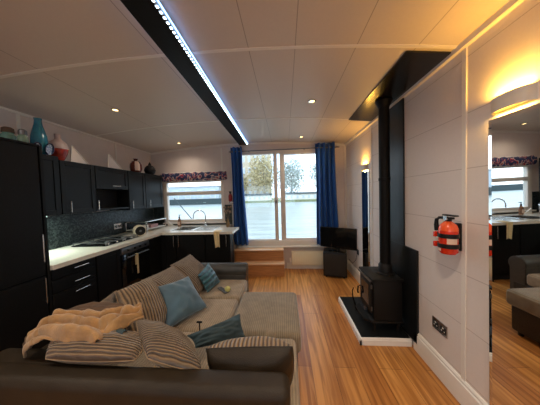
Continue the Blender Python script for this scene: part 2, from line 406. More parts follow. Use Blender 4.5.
def sconce(yc, z0, label, e):
    r = empty('wall_sconce', (XR, yc, z0), label, 'wall light', 'bowed up and down wall lights')
    w, dp, h = .100, .055, .078
    arc = [(XR - dp * (1 - (t * t)) ** .5 - .0, yc + w * t) for t in [max(-1, min(1, -1 + 2 * k / 16)) for k in range(17)]]
    b = MB(); inn = [(XR - (XR - x) * .9 - .0005, yc + (y - yc) * .965) for x, y in arc]
    for k in range(16):
        for zz0, zz1 in ((z0, z0 + h),):
            b.quad([(*arc[k], z0), (*arc[k + 1], z0), (*arc[k + 1], z0 + h), (*arc[k], z0 + h)])
            b.quad([(*inn[k], z0), (*inn[k], z0 + h), (*inn[k + 1], z0 + h), (*inn[k + 1], z0)])
            b.quad([(*arc[k], z0), (*inn[k], z0), (*inn[k + 1], z0), (*arc[k + 1], z0)])
            b.quad([(*arc[k], z0 + h), (*arc[k + 1], z0 + h), (*inn[k + 1], z0 + h), (*inn[k], z0 + h)])
    bmesh.ops.remove_doubles(b.bm, verts=b.bm.verts[:], dist=.0001)
    o = b.build('bowed_shell', 'lamp_shell', r, True)
    B('back_plate', 'lamp_shell', r, XR - .006, XR - .001, yc - .08, yc + .08, z0 + .005, z0 + h - .005)
    for nm, zz in (('diffuser', z0 + .012), ('diffuser', z0 + h - .016)):
        b = MB(); pts = [(XR - .008, yc - w * .93)] + [((XR - (XR - x) * .84), yc + (y - yc) * .90) for x, y in arc[1:-1]] + [(XR - .008, yc + w * .93)]
        b.prism(pts, 2, zz, zz + .004); b.build(nm, 'warm', r)
    lamp('bulb', 'AREA', (XR - .026, yc, z0 + h + .004), e, (1, .50, .07), r, rot=(pi, 0, 0), shape='RECTANGLE', size=.03, size_y=.17)
    lamp('bulb', 'AREA', (XR - .026, yc, z0 - .004), e * .35, (1, .58, .14), r, rot=(0, 0, 0), shape='RECTANGLE', size=.03, size_y=.17)
    return r
strip_mirror(1.118, .10, 1.89, 'tall narrow mirror with a mirrored border on the right wall by the fire extinguisher', .026, -.012)
strip_mirror(3.10, .28, 1.83, 'tall narrow mirror on the right wall between the stove and television')
sconce(1.158, 1.920, 'bowed wall light glowing yellow above the near mirror', 3.6)
sconce(3.10, 1.835, 'bowed wall light glowing yellow above the far mirror', 3)

# ------------------------------------------------------------------ sliding window (front)
w1 = empty('window_1', (0, YB, DW[2]), kind='structure')
fy0, fy1 = YB - .015, YB + .06
def FR(nm, *a): return B(nm, 'upvc', w1, *a, bev=.004)
x0, x1, z0, z1 = DW
FR('window_frame', x0 - .01, x1 + .01, fy0, fy1, 2.335, 2.42)     # head
FR('window_frame', x0 - .01, x1 + .01, fy0 - .03, fy1, z0 - .02, z0 + .09)   # sill rail
FR('window_frame', x0 - .01, x0 + .05, fy0, fy1, z0 + .09, 2.335); FR('window_frame', x1 - .05, x1 + .01, fy0, fy1, z0 + .09, 2.335)
FR('sash_stile', -.215, -.145, fy0 - .012, fy0 + .03, z0 + .09, 2.37)
FR('sash_stile', -.09, .005, fy0 - .005, fy0 + .045, z0 + .09, 2.335)
FR('sash_rail', x0 + .05, -.215, fy0 - .01, fy0 + .03, z0 + .09, z0 + .11)
FR('sash_rail', .005, x1 - .05, fy0 - .005, fy0 + .04, z0 + .09, z0 + .125)
FR('sash_rail', .005, x1 - .05, fy0 - .005, fy0 + .04, 2.30, 2.335)
B('window_handle', 'black', w1, -.19, -.17, fy0 - .05, fy0 - .012, 1.34, 1.40, bev=.004)
B('window_pane', 'glass', w1, x0 + .05, -.2, YB + .01, YB + .016, z0 + .1, 2.34)
B('window_pane', 'glass', w1, -.15, x1 - .05, YB + .03, YB + .036, z0 + .1, 2.33)
B('window_sill', 'white', w1, x0 - .04, x1 + .06, YB - .10, YB, z0 - .045, z0 - .02, bev=.004)
# kitchen window
w2 = empty('window_2', (-1.9, YB, KW[2]), kind='structure')
x0, x1, z0, z1 = KW
def FK(nm, *a): return B(nm, 'upvc', w2, *a, bev=.004)
FK('window_frame', x0 - .03, x0 + .05, fy0, fy1, z0 - .04, z1 + .02); FK('window_frame', x1 - .05, x1 + .01, fy0, fy1, z0 - .04, z1 + .02)
FK('window_frame', x0 + .05, x1 - .05, fy0, fy1, z1 - .03, z1 + .02); FK('window_frame', x0 + .05, x1 - .05, fy0, fy1, z0 - .04, z0 + .03)
FK('transom', x0 + .05, x1 - .05, fy0 - .01, fy1, 1.555, 1.63)
FK('window_sill', x0 - .04, x1 + .03, YB - .07, YB - .015, z0 - .055, z0 - .03)
B('window_pane', 'glass', w2, x0 + .05, x1 - .05, YB + .02, YB + .026, z0 + .03, 1.555)
B('window_pane', 'glass', w2, x0 + .05, x1 - .05, YB + .02, YB + .026, 1.63, z1 - .03)
# unseen rear window, added to let in daylight as fill
w3 = empty('fill_window', (-.8, YF, .8), kind='structure')
for a in ((-2.2, -2.12, .8, 2.1), (.52, .6, .8, 2.1), (-.84, -.76, .8, 2.1), (-2.2, .6, .8, .86), (-2.2, .6, 2.04, 2.1)):
    B('window_frame', 'upvc', w3, a[0], a[1], YF - .07, YF + .005, a[2], a[3])
B('window_pane', 'glass', w3, -2.12, .52, YF - .05, YF - .044, .86, 2.04)

# patterned valance
r = empty('fabric_valance', (-1.88, YB - .04, 1.90), 'rolled navy and red patterned fabric valance above the kitchen window', 'valance')
b = MB(); pts = [(-2.56 + 1.38 * k / 30, YB - .04, 1.94 + .004 * sin(k * 1.7)) for k in range(31)]
b.tube(pts, [.052 + .004 * sin(k * 2.1) for k in range(31)], 18)
for v_ in b.bm.verts: v_.co.z = 1.935 + (v_.co.z - 1.94) * 1.65
b.build('rolled_cloth', 'valance', r, True)
B('batten', 'white', r, -2.55, -1.19, YB - .02, YB, 2.02, 2.035)

# curtains + rail
r = empty('curtain_rail', (0, 3.95, 2.33), 'dark curtain rail above the sliding window', 'curtain rail')
b = MB(); b.cyl((-1.06, 3.95, 2.39), (1.03, 3.95, 2.39), .010, n=12); b.build('pole', 'dsteel', r, True)
for x in (-1.075, 1.045):
    b = MB(); b.lathe((x, 3.95, 2.39), [(0, -.02), (.02, -.01), (.022, 0), (.02, .01), (0, .02)], 14); b.build('finial', 'steel', r, True)
for x in (-.70, .40, .99):
    b = MB(); b.box(x - .008, x + .008, 3.95, YB, 2.38, 2.397); b.build('bracket', 'dsteel', r)
def curtain(xt0, xt1, xb0, xb1, zt, zb, label, folds):
    r = empty('curtain', ((xt0 + xt1) / 2, 3.95, zt), label, 'curtain', 'blue curtains')
    b = MB(); nu, nv = 72, 24; g = []
    for j in range(nv + 1):
        v = j / nv; row = []
        for i in range(nu + 1):
            u = i / nu; x = (xt0 + (xt1 - xt0) * u) * (1 - v) + (xb0 + (xb1 - xb0) * u) * v
            x += .01 * sin(v * 5 + u * 3)
            y = 3.95 + (.038 + .010 * v) * sin(u * 2 * pi * folds) + .012 * sin(u * 11 + v * 2)
            row.append(b.bm.verts.new((x, y, zt + (zb - zt) * v + .006 * sin(u * 9))))
        g.append(row)
    for j in range(nv):
        for i in range(nu): b.bm.faces.new((g[j][i], g[j][i + 1], g[j + 1][i + 1], g[j + 1][i]))
    o = b.build('drape', 'curtain', r, True); md = o.modifiers.new('s', 'SOLIDIFY'); md.thickness = .004
    for k in range(int(folds * 2)):
        u = (k + .0) / (folds * 2) ; x = xt0 + (xt1 - xt0) * (u + .25 / folds * .0)
        b = MB(); pts = [(x, 3.95 + .021 * cos(t), 2.39 + .021 * sin(t)) for t in [2 * pi * q / 12 for q in range(13)]]
        b.tube(pts, .0035, 6); b.build('eyelet', 'steel', r, True)
curtain(-1.06, -.83, -1.04, -.77, 2.475, .52, 'royal blue eyelet curtain hanging left of the sliding window', 3)
curtain(.60, .97, .61, 1.02, 2.475, .50, 'royal blue eyelet curtain hanging behind the television', 4)

# ------------------------------------------------------------------ steps + radiator
r = empty('wooden_steps', (-.45, 3.62, 0), 'two oak steps up to the sliding window', 'steps')
B('lower_riser', 'oak', r, -1.01, -.05, 3.64, YB - .02, 0, .215); B('lower_tread', 'oakl', r, -1.02, -.045, 3.615, YB - .02, .215, .24, bev=.004)
B('upper_riser', 'oak', r, -1.01, -.06, 3.80, YB - .02, .24, .435); B('upper_tread', 'oakl', r, -1.02, -.055, 3.775, YB - .02, .435, .456, bev=.004)
r = empty('radiator', (.42, YB - .06, .08), 'cream panel radiator on the wall beside the oak steps', 'radiator')
b = MB(); b.box(.10, .80, YB - .085, YB - .07, .09, .37, bev=.004)
for k in range(20): b.box(.125 + k * .034, .14 + k * .034, YB - .089, YB - .084, .12, .34, bev=.002, seg=1)
b.build('front_panel', 'rad', r, True)
B('top_grille', 'rad', r, .10, .80, YB - .07, YB - .025, .352, .37); B('rear_panel', 'rad', r, .11, .79, YB - .045, YB - .02, .10, .35)
b = MB(); b.cyl((.07, YB - .06, .02), (.07, YB - .06, .16), .009, n=10).cyl((.07, YB - .06, .16), (.10, YB - .06, .16), .008, n=10); b.build('pipe', 'white', r, True)
b = MB(); b.cyl((.07, YB - .06, .16), (.07, YB - .06, .235), .018, .014, n=14); b.build('valve', 'white', r, True)

# ------------------------------------------------------------------ kitchen
FX = -2.12; CT = .93
def shaker(name, m, parent, face, a0, a1, z0, z1, axis, fr=.055, handle=None):
    """shaker door; axis 'x' = front faces +X at x=face spanning y a0..a1; axis 'y' = front faces -Y at y=face spanning x"""
    b = MB(); g = .003
    def bx(p0, p1, d0, d1, q0, q1):
        if axis == 'x': b.box(face - d1, face - d0, p0, p1, q0, q1, bev=.002, seg=1)
        else: b.box(p0, p1, face + d0, face + d1, q0, q1, bev=.002, seg=1)
    a0 += g; a1 -= g; z0 += g; z1 -= g
    bx(a0, a1, .008, .02, z0, z1)
    if fr:
        bx(a0, a0 + fr, 0, .012, z0, z1); bx(a1 - fr, a1, 0, .012, z0, z1)
        bx(a0 + fr, a1 - fr, 0, .012, z0, z0 + fr); bx(a0 + fr, a1 - fr, 0, .012, z1 - fr, z1)
    else: bx(a0, a1, 0, .01, z0, z1)
    o = b.build(name, m, parent, True)
    if handle:
        kind, c, q0, q1 = handle   # 'v': at coordinate c from z q0..q1 ; 'h': at z c from a q0..q1
        b = MB(); out = .026
        def P(a, z, d): return (face + d, a, z) if axis == 'x' else (a, face - d, z)
        if kind == 'v':
            b.cyl(P(c, q0, out), P(c, q1, out), .0048, n=10)
            for z in (q0 + .02, q1 - .02): b.cyl(P(c, z, 0), P(c, z, out), .005, n=8)
        else:
            b.cyl(P(q0, c, out), P(q1, c, out), .0048, n=10)
            for a in (q0 + .015, q1 - .015): b.cyl(P(a, c, 0), P(a, c, out), .005, n=8)
        b.build('handle', 'steel', o, True)
    return o
# tall larder unit
r = empty('tall_cabinet', (-2.46, .9, 0), 'full height black larder cabinet at the near end of the kitchen', 'cabinet')
B('carcass', 'cab', r, XL + .005, FX - .022, .45, 1.60, .0, 1.985)
B('end_panel', 'cab', r, XL + .005, FX, 1.60, 1.62, 0, 1.995)
B('top_board', 'cab', r, XL + .005, FX, .45, 1.60, 1.985, 2.0)
shaker('door', 'cab', r, FX, 1.05, 1.59, .86, 1.98, 'x', 0, ('v', 1.565, .98, 1.22))
shaker('door', 'cab', r, FX, 1.05, 1.59, .10, .85, 'x', 0, ('v', 1.565, .62, .84))
shaker('door', 'cab', r, FX, .46, 1.05, .10, 1.98, 'x', 0)
# base units, left run
def unit(name, loc, label, grp=None): return empty(name, loc, label, 'cabinet', grp)
u = unit('drawer_unit', (-2.4, 1.84, 0), 'black drawer unit with three bar handles beside the larder', None)
B('carcass', 'cab', u, XL + .005, FX - .022, 1.622, 2.055, .10, .885); B('plinth', 'void', u, XL + .2, FX - .06, 1.622, 2.055, 0, .10)
for z0, z1, hz in ((.785, .885, .842), (.655, .78, .708), (.40, .65, .607)):
    o = shaker('drawer', 'cab', u, FX, 1.625, 2.05, z0, z1, 'x', 0, ('h', hz, 1.80, 1.945))
shaker('drawer', 'cab', u, FX, 1.625, 2.05, .11, .395, 'x', 0)
u = unit('base_cabinet', (-2.4, 2.22, 0), 'black shaker base cabinet between drawers and oven', None)
B('carcass', 'cab', u, XL + .005, FX - .022, 2.06, 2.385, .10, .885); B('plinth', 'void', u, XL + .2, FX - .06, 2.06, 2.385, 0, .10)
shaker('door', 'cab', u, FX, 2.06, 2.385, .11, .885, 'x', .05)
u = empty('built_in_oven', (-2.4, 2.66, .1), 'black built-in oven with steel control panel under the hob', 'oven')
B('body', 'void', u, XL + .005, FX - .03, 2.39, 2.93, .10, .885)
B('control_panel', 'dsteel', u, FX - .03, FX + .004, 2.40, 2.925, .785, .865, bev=.003)
for y in (2.50, 2.62, 2.72, 2.83):
    b = MB(); b.cyl((FX + .004, y, .825), (FX + .022, y, .825), .014, .012, n=14); b.build('knob', 'black', u, True)
d = B('door', 'bgloss', u, FX - .03, FX, 2.40, 2.925, .30, .775, bev=.003)
b = MB(); b.box(FX - .001, FX + .002, 2.47, 2.86, .38, .66); b.build('oven_window', 'bgloss', d)
b = MB(); b.cyl((FX + .03, 2.46, .735), (FX + .03, 2.87, .735), .008, n=10)
for y in (2.5, 2.83): b.cyl((FX, y, .735), (FX + .03, y, .735), .006, n=8)
b.build('handle', 'dsteel', d, True)
B('drawer', 'cab', u, FX - .03, FX, 2.40, 2.925, .10, .29, bev=.003)
# tan strip put in for a yellow reflection on the oven door
for i, (y, w, zb, m, lb) in enumerate(((2.62, .028, .47, 'tan', 'narrow tan strip over the oven handle standing in for a reflection'),)):
    b = MB(); b.box(FX + .040, FX + .044, y - w / 2, y + w / 2, zb, .742).box(FX + .016, FX + .044, y - w / 2, y + w / 2, .742, .746).box(FX + .016, FX + .020, y - w / 2, y + w / 2, zb + .12, .742)
    tag(b.build('tan_strip', m, org=(FX + .03, y, zb)), lb, 'towel')
u = unit('corner_cabinet', (-2.4, 3.4, 0), 'black corner base cabinet between oven and sink run', None)
B('carcass', 'cab', u, XL + .005, FX - .002, 2.935, YB - .01, .10, .885); B('plinth', 'void', u, XL + .2, FX - .06, 2.935, YB - .01, 0, .10)
B('corner_post', 'cab', u, FX - .002, FX + .08, 3.22, 3.30, .1, .885)
shaker('door', 'cab', u, FX, 2.935, 3.20, .11, .885, 'x', 0)
BY = 3.22
u = unit('sink_cabinet', (-1.7, 3.4, 0), 'black double door cabinet under the sink', None)
B('carcass', 'cab', u, -2.04, -1.35, BY + .022, YB - .01, .10, .80); B('plinth', 'void', u, -2.04, -1.35, BY + .06, YB - .1, 0, .10)
shaker('door', 'cab', u, BY, -2.035, -1.86, .11, .885, 'y', 0, ('v', -1.885, .68, .87)); shaker('door', 'cab', u, BY, -1.855, -1.355, .11, .885, 'y', 0, ('v', -1.80, .68, .87))
u = unit('end_cabinet', (-1.1, 3.4, 0), 'black end cabinet below the dried flowers', None)
B('carcass', 'cab', u, -1.345, -.945, BY + .022, 3.42, .10, .885); B('plinth', 'void', u, -1.345, -.945, BY + .06, 3.4, 0, .10)
shaker('door', 'cab', u, BY, -1.345, -.945, .11, .885, 'y', 0, ('v', -.985, .68, .87))
B('end_panel', 'cab', u, -.945, -.925, BY, 3.42, 0, .885)
# worktop (L-shaped, one piece) with sink cut-out
b = MB(); t0, t1 = .888, CT; sx0, sx1, sy0, sy1 = -2.02, -1.66, 3.36, 3.78
fy = 3.19
b.box(XL + .002, FX + .03, 1.622, fy, t0, t1)
b.box(XL + .002, sx0, fy, YB - .002, t0, t1); b.box(sx0, sx1, fy, sy0, t0, t1); b.box(sx0, sx1, sy1, YB - .002, t0, t1); b.box(sx1, -1.12, fy, YB - .002, t0, t1); b.box(-1.12, -.87, fy, 3.66, t0, t1)
bmesh.ops.remove_doubles(b.bm, verts=b.bm.verts[:], dist=.0001)
tag(b.build('worktop', 'counter'), 'cream L-shaped kitchen worktop over the base cabinets', 'worktop')
r = empty('splashback', (XL, 2.8, .95), 'dark mosaic splashback behind the hob and sink', 'splashback')
B('left_panel', 'mosaic', r, XL + .001, XL + .008, 1.622, YB - .01, CT + .002, 1.335)
B('back_panel', 'mosaic', r, XL + .009, KW[0] - .035, YB - .009, YB - .001, CT + .002, 1.335)
B('under_window_panel', 'mosaic', r, KW[0] - .034, KW[1] + .012, YB - .009, YB - .001, CT + .002, KW[2] - .06)
B('right_panel', 'mosaic', r, KW[1] + .013, -1.10, YB - .009, YB - .001, CT + .002, 1.335)
# sink
r = empty('kitchen_sink', (-1.8, 3.57, CT), 'steel inset sink and drainer below the kitchen window', 'sink')
b = MB(); q = .018
b.box(sx0 + .002, sx1 - .002, sy0 + .002, sy1 - .002, CT - .115, CT - .11)
b.box(sx0 + .002, sx0 + .006, sy0 + .002, sy1 - .002, CT - .11, CT); b.box(sx1 - .006, sx1 - .002, sy0 + .002, sy1 - .002, CT - .11, CT)
b.box(sx0 + .006, sx1 - .006, sy0 + .002, sy0 + .006, CT - .11, CT); b.box(sx0 + .006, sx1 - .006, sy1 - .006, sy1 - .002, CT - .11, CT)
b.build('bowl', 'steel', r)
b = MB(); b.box(sx0 - q, sx1 + .012, sy0 - q, sy0, CT + .0005, CT + .005).box(sx0 - q, sx1 + .012, sy1, sy1 + q, CT + .0005, CT + .005).box(sx0 - q, sx0, sy0, sy1, CT + .0005, CT + .005).box(sx1, sx1 + .012, sy0, sy1, CT + .0005, CT + .005)
b.build('rim', 'steel', r)
b = MB(); b.box(sx1 + .013, -1.24, sy0 - q, sy1 + q, CT + .0005, CT + .004)
for k in range(9): b.box(-1.60, -1.26, sy0 + .01 + k * .045, sy0 + .022 + k * .045, CT + .004, CT + .009)
b.build('drainer', 'steel', r)
b = MB(); b.lathe((-1.84, 3.57, CT - .109), [(0, 0), (.03, 0), (.03, .003), (.02, .004), (0, .002)], 16); b.build('plughole', 'chrome', r, True)
# tap
r = empty('mixer_tap', (-1.64, 3.88, CT), 'chrome swan neck mixer tap behind the sink', 'tap')
b = MB(); tx = -1.60
b.lathe((tx, 3.88, CT + .001), [(.03, 0), (.03, .01), (.02, .02), (.018, .06), (.014, .07), (.0, .07)], 16); b.build('base', 'chrome', r, True)
b = MB(); pts = [(tx, 3.88, CT + .05), (tx, 3.88, CT + .20)] + [(tx - .115 + .115 * cos(t), 3.88 - .02 * (1 - cos(t)), CT + .20 + .115 * sin(t)) for t in [pi * k / 12 for k in range(1, 13)]] + [(tx - .23, 3.84, CT + .15)]
b.tube(pts, .011, 10); b.build('spout', 'chrome', r, True)
for s in (-1, 1):
    b = MB(); b.cyl((tx, 3.88, CT + .04), (tx + s * .055, 3.86, CT + .06), .008, n=10); b.build('lever', 'chrome', r, True)
# hob
r = empty('gas_hob', (-2.42, 2.6, CT), 'black four burner gas hob set in the worktop', 'hob')
B('glass_plate', 'bgloss', r, -2.68, -2.22, 2.28, 2.86, CT + .0005, CT + .009, bev=.003)
for x, y, rr in ((-2.56, 2.43, .045), (-2.56, 2.70, .035), (-2.34, 2.43, .03), (-2.34, 2.70, .04)):
    b = MB(); b.lathe((x, y, CT + .0095), [(rr, 0), (rr, .01), (rr * .8, .015), (rr * .75, .022), (0, .024)], 18); b.build('burner', 'dsteel', r, True)
for y0, y1 in ((2.30, 2.56), (2.57, 2.83)):
    b = MB(); zt = CT + .04
    for a in ((-2.67, y0, -2.23, y0), (-2.67, y1, -2.23, y1), (-2.67, y0, -2.67, y1), (-2.23, y0, -2.23, y1), (-2.45, y0, -2.45, y1), (-2.67, (y0 + y1) / 2, -2.23, (y0 + y1) / 2)):
        b.cyl((a[0], a[1], zt), (a[2], a[3], zt), .005, n=6)
    for x in (-2.67, -2.23):
        for y in (y0, y1): b.cyl((x, y, CT + .009), (x, y, zt), .005, n=6)
    b.build('pan_support', 'dsteel', r)
for k in range(4):
    b = MB(); b.cyl((-2.245, 2.845 - .001, CT + .0095), (-2.245, 2.845, CT + .0096), .001, n=4) if False else b.lathe((-2.255 - .0 * k, 2.36 + k * .13, CT + .0092), [(.014, 0), (.013, .016), (0, .018)], 12)
    b.build('knob', 'steel', r, True)
# kettle-like cream speaker
r = empty('cream_radio', (-2.27, 2.98, CT), 'rounded cream radio with a black round face on the worktop', 'radio')
mt = Matrix.Translation((-2.27, 2.93, CT + .088)) @ Matrix.Rotation(radians(48), 4, 'Z') @ Matrix.Rotation(pi / 2, 4, 'X')
b = MB(); b.lathe((0, 0, 0), [(0, -.085), (.055, -.083), (.076, -.068), (.086, -.03), (.087, .03), (.078, .058), (.064, .066), (0, .066)], 36); b.bm.transform(mt); b.build('body', 'cream', r, True)
b = MB(); b.lathe((0, 0, 0), [(0, .067), (.066, .0665), (.068, .071), (.064, .074), (.02, .070), (0, .070)], 32); b.bm.transform(mt); b.build('speaker_face', 'black', r, True)
b = MB(); b.lathe((0, 0, 0), [(.016, .072), (.018, .078), (0, .080)], 18); b.bm.transform(mt); b.build('centre_cap', 'grey', r, True)
# countertop shelf rack in corner
r = empty('worktop_shelf', (-2.6, 3.5, CT), 'low grey worktop shelf rack in the kitchen corner', 'shelf rack')
B('shelf_board', 'steel', r, -2.76, -2.36, 3.22, 3.80, 1.10, 1.118, bev=.003)
B('shelf_board', 'trim', r, -2.76, -2.38, 3.24, 3.78, .965, .975, bev=.003)
for x in (-2.75, -2.375):
    for y in (3.235, 3.785): B('post', 'steel', r, x - .007, x + .007, y - .007, y + .007, CT + .001, 1.10)
b = MB(); b.lathe((-2.46, 3.34, .976), [(.032, 0), (.036, .005), (.036, .07), (.032, .07), (.030, .008), (0, .008)], 20)
tag(b.build('mug', 'white', smooth=True, org=(-2.46, 3.34, .976)), 'white mug on the lower shelf of the corner rack', 'mug')
tag(MB().box(-2.62, -2.45, 3.46, 3.66, .976, 1.03, bev=.004).build('food_box', mat('pink_card', (.55, .28, .26), .6), org=(-2.53, 3.56, .976)), 'low pink box on the corner rack', 'box')
# soap dispenser
r = empty('soap_dispenser', (-2.06, 3.84, CT), 'amber soap bottle with black pump beside the sink', 'bottle')
sx, sy = -2.13, 3.86
b = MB(); b.lathe((sx, sy, CT + .001), [(.028, 0), (.032, .008), (.032, .12), (.026, .145), (.014, .155), (.014, .165), (0, .165)], 20); b.build('bottle', mat('amber_soap', (.28, .13, .07), .25), r, True)
b = MB(); b.cyl((sx, sy, CT + .166), (sx, sy, CT + .20), .016, .014, n=14).cyl((sx, sy, CT + .20), (sx, sy, CT + .225), .006, n=8).box(sx - .012, sx + .04, sy - .008, sy + .008, CT + .225, CT + .236)
b.build('pump', 'black', r)
b = MB(); b.box(sx - .024, sx + .024, sy - .0335, sy - .0322, CT + .03, CT + .10); b.build('bottle_label', 'label', r)
# folded white card by window
b = MB(); b.prism([(-2.44, CT + .001), (-2.30, CT + .001), (-2.43, CT + .10)], 1, 3.95, 3.965)
tag(b.build('white_card', 'white', org=(-2.4, 3.95, CT)), 'small white triangular card standing below the window corner', 'card')
# vase with dried flowers
r = empty('flower_vase', (-1.12, 3.66, CT), 'small glass vase of dried flowers at the worktop end', 'vase')
vx, vy = -1.08, 3.66
b = MB(); b.lathe((vx, vy, CT + .001), [(.03, 0), (.036, .02), (.034, .07), (.022, .12), (.028, .15), (.026, .15), (.02, .12), (.03, .07), (.032, .022), (0, .01)], 20); b.build('vase_body', mat('ochre_glass', (.22, .13, .05), .15), r, True)
for k in range(11):
    a = 2 * pi * k / 11 + .3; rr = .04 + .05 * random.random(); h = .26 + .13 * random.random()
    tip = (vx + rr * cos(a), vy + rr * .6 * sin(a), CT + h)
    b = MB(); b.tube([(vx, vy, CT + .05), (vx + rr * .3 * cos(a), vy + rr * .2 * sin(a), CT + h * .6), tip], .002, 5); s = b.build('stem', mat('dry_stem', (.14, .10, .05), .8) if k == 0 else bpy.data.materials['dry_stem'], r)
    b = MB()
    for q in range(7):
        d = Vector((random.uniform(-1, 1), random.uniform(-1, 1), random.uniform(-1, 1))) * .014
        c = Vector(tip) + d; b.cyl(c - Vector((0, 0, .008)), c + Vector((0, 0, .008)), .008, .003, n=6)
    b.build('flower_head', mat('dry_petal', (.35, .24, .16), .9) if k == 0 else bpy.data.materials['dry_petal'], s, True)
# hanging tea towel on counter front
b = MB(); g = []
for j in range(13):
    v = j / 12; row = []
    for i in range(9):
        u = i / 8; w = .105 * (1 - .25 * v)
        if v < .25: p = (-1.135 + (u - .5) * .115, 3.33 - .16 * v / .25, CT + .006)
        else: p = (-1.135 + (u - .5) * w + .02 * (v - .25), 3.165 - .006 * sin(u * 9), CT + .004 - (v - .25) * .33 - .03 * abs(u - .6) * (v > .9))
        row.append(b.bm.verts.new(p))
    g.append(row)
for j in range(12):
    for i in range(8): b.bm.faces.new((g[j][i], g[j][i + 1], g[j + 1][i + 1], g[j + 1][i]))
o = b.build('tan_strip', 'tan', smooth=True, org=(-1.135, 3.17, .7)); o.modifiers.new('s', 'SOLIDIFY').thickness = .004; tag(o, 'yellow tan tea towel hanging over the worktop front edge', 'towel')
# sockets on splashback
def socket(name, face, a, z, axis, m, label, wd=.146, ht=.086, sgn=1):
    ft = .009 * sgn
    def bx(mb, a0, a1, d0, d1, z0, z1):
        d0, d1 = sorted((face + d0 * sgn, face + d1 * sgn))
        mb.box(d0, d1, a0, a1, z0, z1)
    r = empty(name, (face, a, z - ht / 2), label, 'socket')
    b = MB(); bx(b, a - wd / 2, a + wd / 2, .0005, .007, z - ht / 2, z + ht / 2); b.build('face_plate', m, r)
    gangs = (-.25, .25) if wd > .1 else (0,)
    for gk in gangs:
        b = MB(); c = a + gk * wd
        bx(b, c - .026, c + .026, .007, .009, z - .026, z + .022); b.build('insert', 'black', r)
        b = MB(); bx(b, c - .006, c + .006, .009, .011, z + .008, z + .018); bx(b, c - .018, c - .010, .009, .0105, z - .014, z - .006); bx(b, c + .010, c + .018, .009, .0105, z - .014, z - .006)
        b.build('rocker_switch', 'white' if m == 'steel' else 'grey', r)
    return r
socket('wall_socket', XL + .008, 3.11, 1.065, 'x', 'steel', 'steel double socket on the splashback behind the hob')
socket('wall_socket', XL + .008, 3.30, 1.045, 'x', 'black', 'black single socket on the splashback near the radio', .10)
socket('wall_socket', XR, 1.652, .415, 'x', 'steel', 'steel double socket low on the right wall', .152, .092, -1)
socket('wall_socket', XR, 3.45, .50, 'x', 'black', 'black socket low on the wall between television and stove', .09, .09, -1)
# wall cabinets
UX = -2.45
def wallcab(y0, y1, z0, z1, label, handle):
    u = empty('wall_cabinet', (-2.62, (y0 + y1) / 2, z0), label, 'cabinet', None)
    B('carcass', 'cabg', u, XL + .009, UX - .022, y0, y1, z0, z1)
    shaker('door', 'cabg', u, UX, y0, y1, z0, z1 - .003, 'x', .052, handle); return u
wallcab(1.625, 2.02, 1.355, 1.995, 'charcoal wall cabinet next to the larder, below the teal vase', None)
wallcab(2.025, 2.43, 1.355, 1.962, 'charcoal wall cabinet below the red and white vase', ('v', 2.10, 1.375, 1.50))
wallcab(2.435, 2.975, 1.655, 1.962, 'short charcoal wall cabinet above the extractor recess', ('h', 1.70, 2.66, 2.80))
wallcab(2.98, 3.36, 1.335, 1.962, 'charcoal wall cabinet right of the extractor recess', ('v', 3.03, 1.36, 1.48))
wallcab(3.365, 3.86, 1.335, 1.962, 'charcoal wall cabinet in the corner beside the window', ('v', 3.44, 1.36, 1.48))
r = empty('extractor_hood', (-2.6, 2.7, 1.40), 'black extractor hood recessed between wall cabinets', 'extractor hood')
B('hood_body', 'void', r, XL + .009, UX - .20, 2.437, 2.973, 1.385, 1.652)
B('front_lip', 'black', r, UX - .199, UX - .005, 2.437, 2.973, 1.365, 1.385)
b = MB(); b.cyl((UX + .01, 2.452, 1.375), (UX + .01, 2.452, 1.50), .006, n=10).cyl((UX - .03, 2.452, 1.39), (UX + .01, 2.452, 1.39), .004, n=8).cyl((UX - .03, 2.452, 1.48), (UX + .01, 2.452, 1.48), .004, n=8); b.build('handle', 'steel', r, True)
# under cabinet light
r = empty('under_cabinet_light', (-2.63, 1.85, 1.34), 'cool under-cabinet strip light beside the larder', 'light')
B('housing', 'white', r, -2.66, -2.60, 1.66, 2.00, 1.343, 1.354); B('diffuser', 'undercab', r, -2.655, -2.605, 1.665, 1.995, 1.339, 1.343)
lamp('tube', 'AREA', (-2.63, 1.83, 1.335), 8, (.78, 1, .92), r, shape='RECTANGLE', size=.05, size_y=.32)

# things on top of cabinets
TZ = 1.963
def jar(x, y, rr, h, m, cap, label):
    TZ = 2.001
    r = empty('glass_jar', (x, y, TZ), label, 'jar')
    b = MB(); b.lathe((x, y, TZ), [(rr * .9, 0), (rr, .01), (rr, h * .75), (rr * .75, h * .9), (rr * .75, h), (rr * .7, h), (rr * .7, h * .9), (rr * .94, h * .74), (rr * .94, .014), (0, .012)], 20); b.build('jar_body', m, r, True)
    b = MB(); b.lathe((x, y, TZ + h + .001), [(rr * .8, 0), (rr * .85, .005), (rr * .8, .035), (rr * .5, .045), (0, .045)], 20); b.build('jar_lid', cap, r, True)
jar(-2.29, 1.520, .044, .085, mat('green_glass_thick', (.10, .20, .17), .1), 'throw', 'green glass jar with a dark lid on top of the larder')
jar(-2.19, 1.545, .032, .070, mat('dull_green_glass', (.13, .20, .15), .15), 'dsteel', 'smaller green jar right of the dark lidded jar')
jar(-2.42, 1.49, .045, .08, mat('olive_glass', (.16, .19, .10), .15), 'dsteel', 'olive jar at the left edge of the larder top')
vx, vy = -2.55, 1.93
TZ = 1.997; r = empty('teal_vase', (vx, vy, TZ), 'tall tapering teal vase on the wall cabinets', 'vase')
b = MB(); b.lathe((vx, vy, TZ), [(.045, 0), (.062, .05), (.066, .12), (.061, .19), (.048, .25), (.033, .31), (.028, .35), (.031, .378), (.026, .378), (.02, .36), (.0, .3)], 28); b.build('vase_body', 'tealglass', r, True)
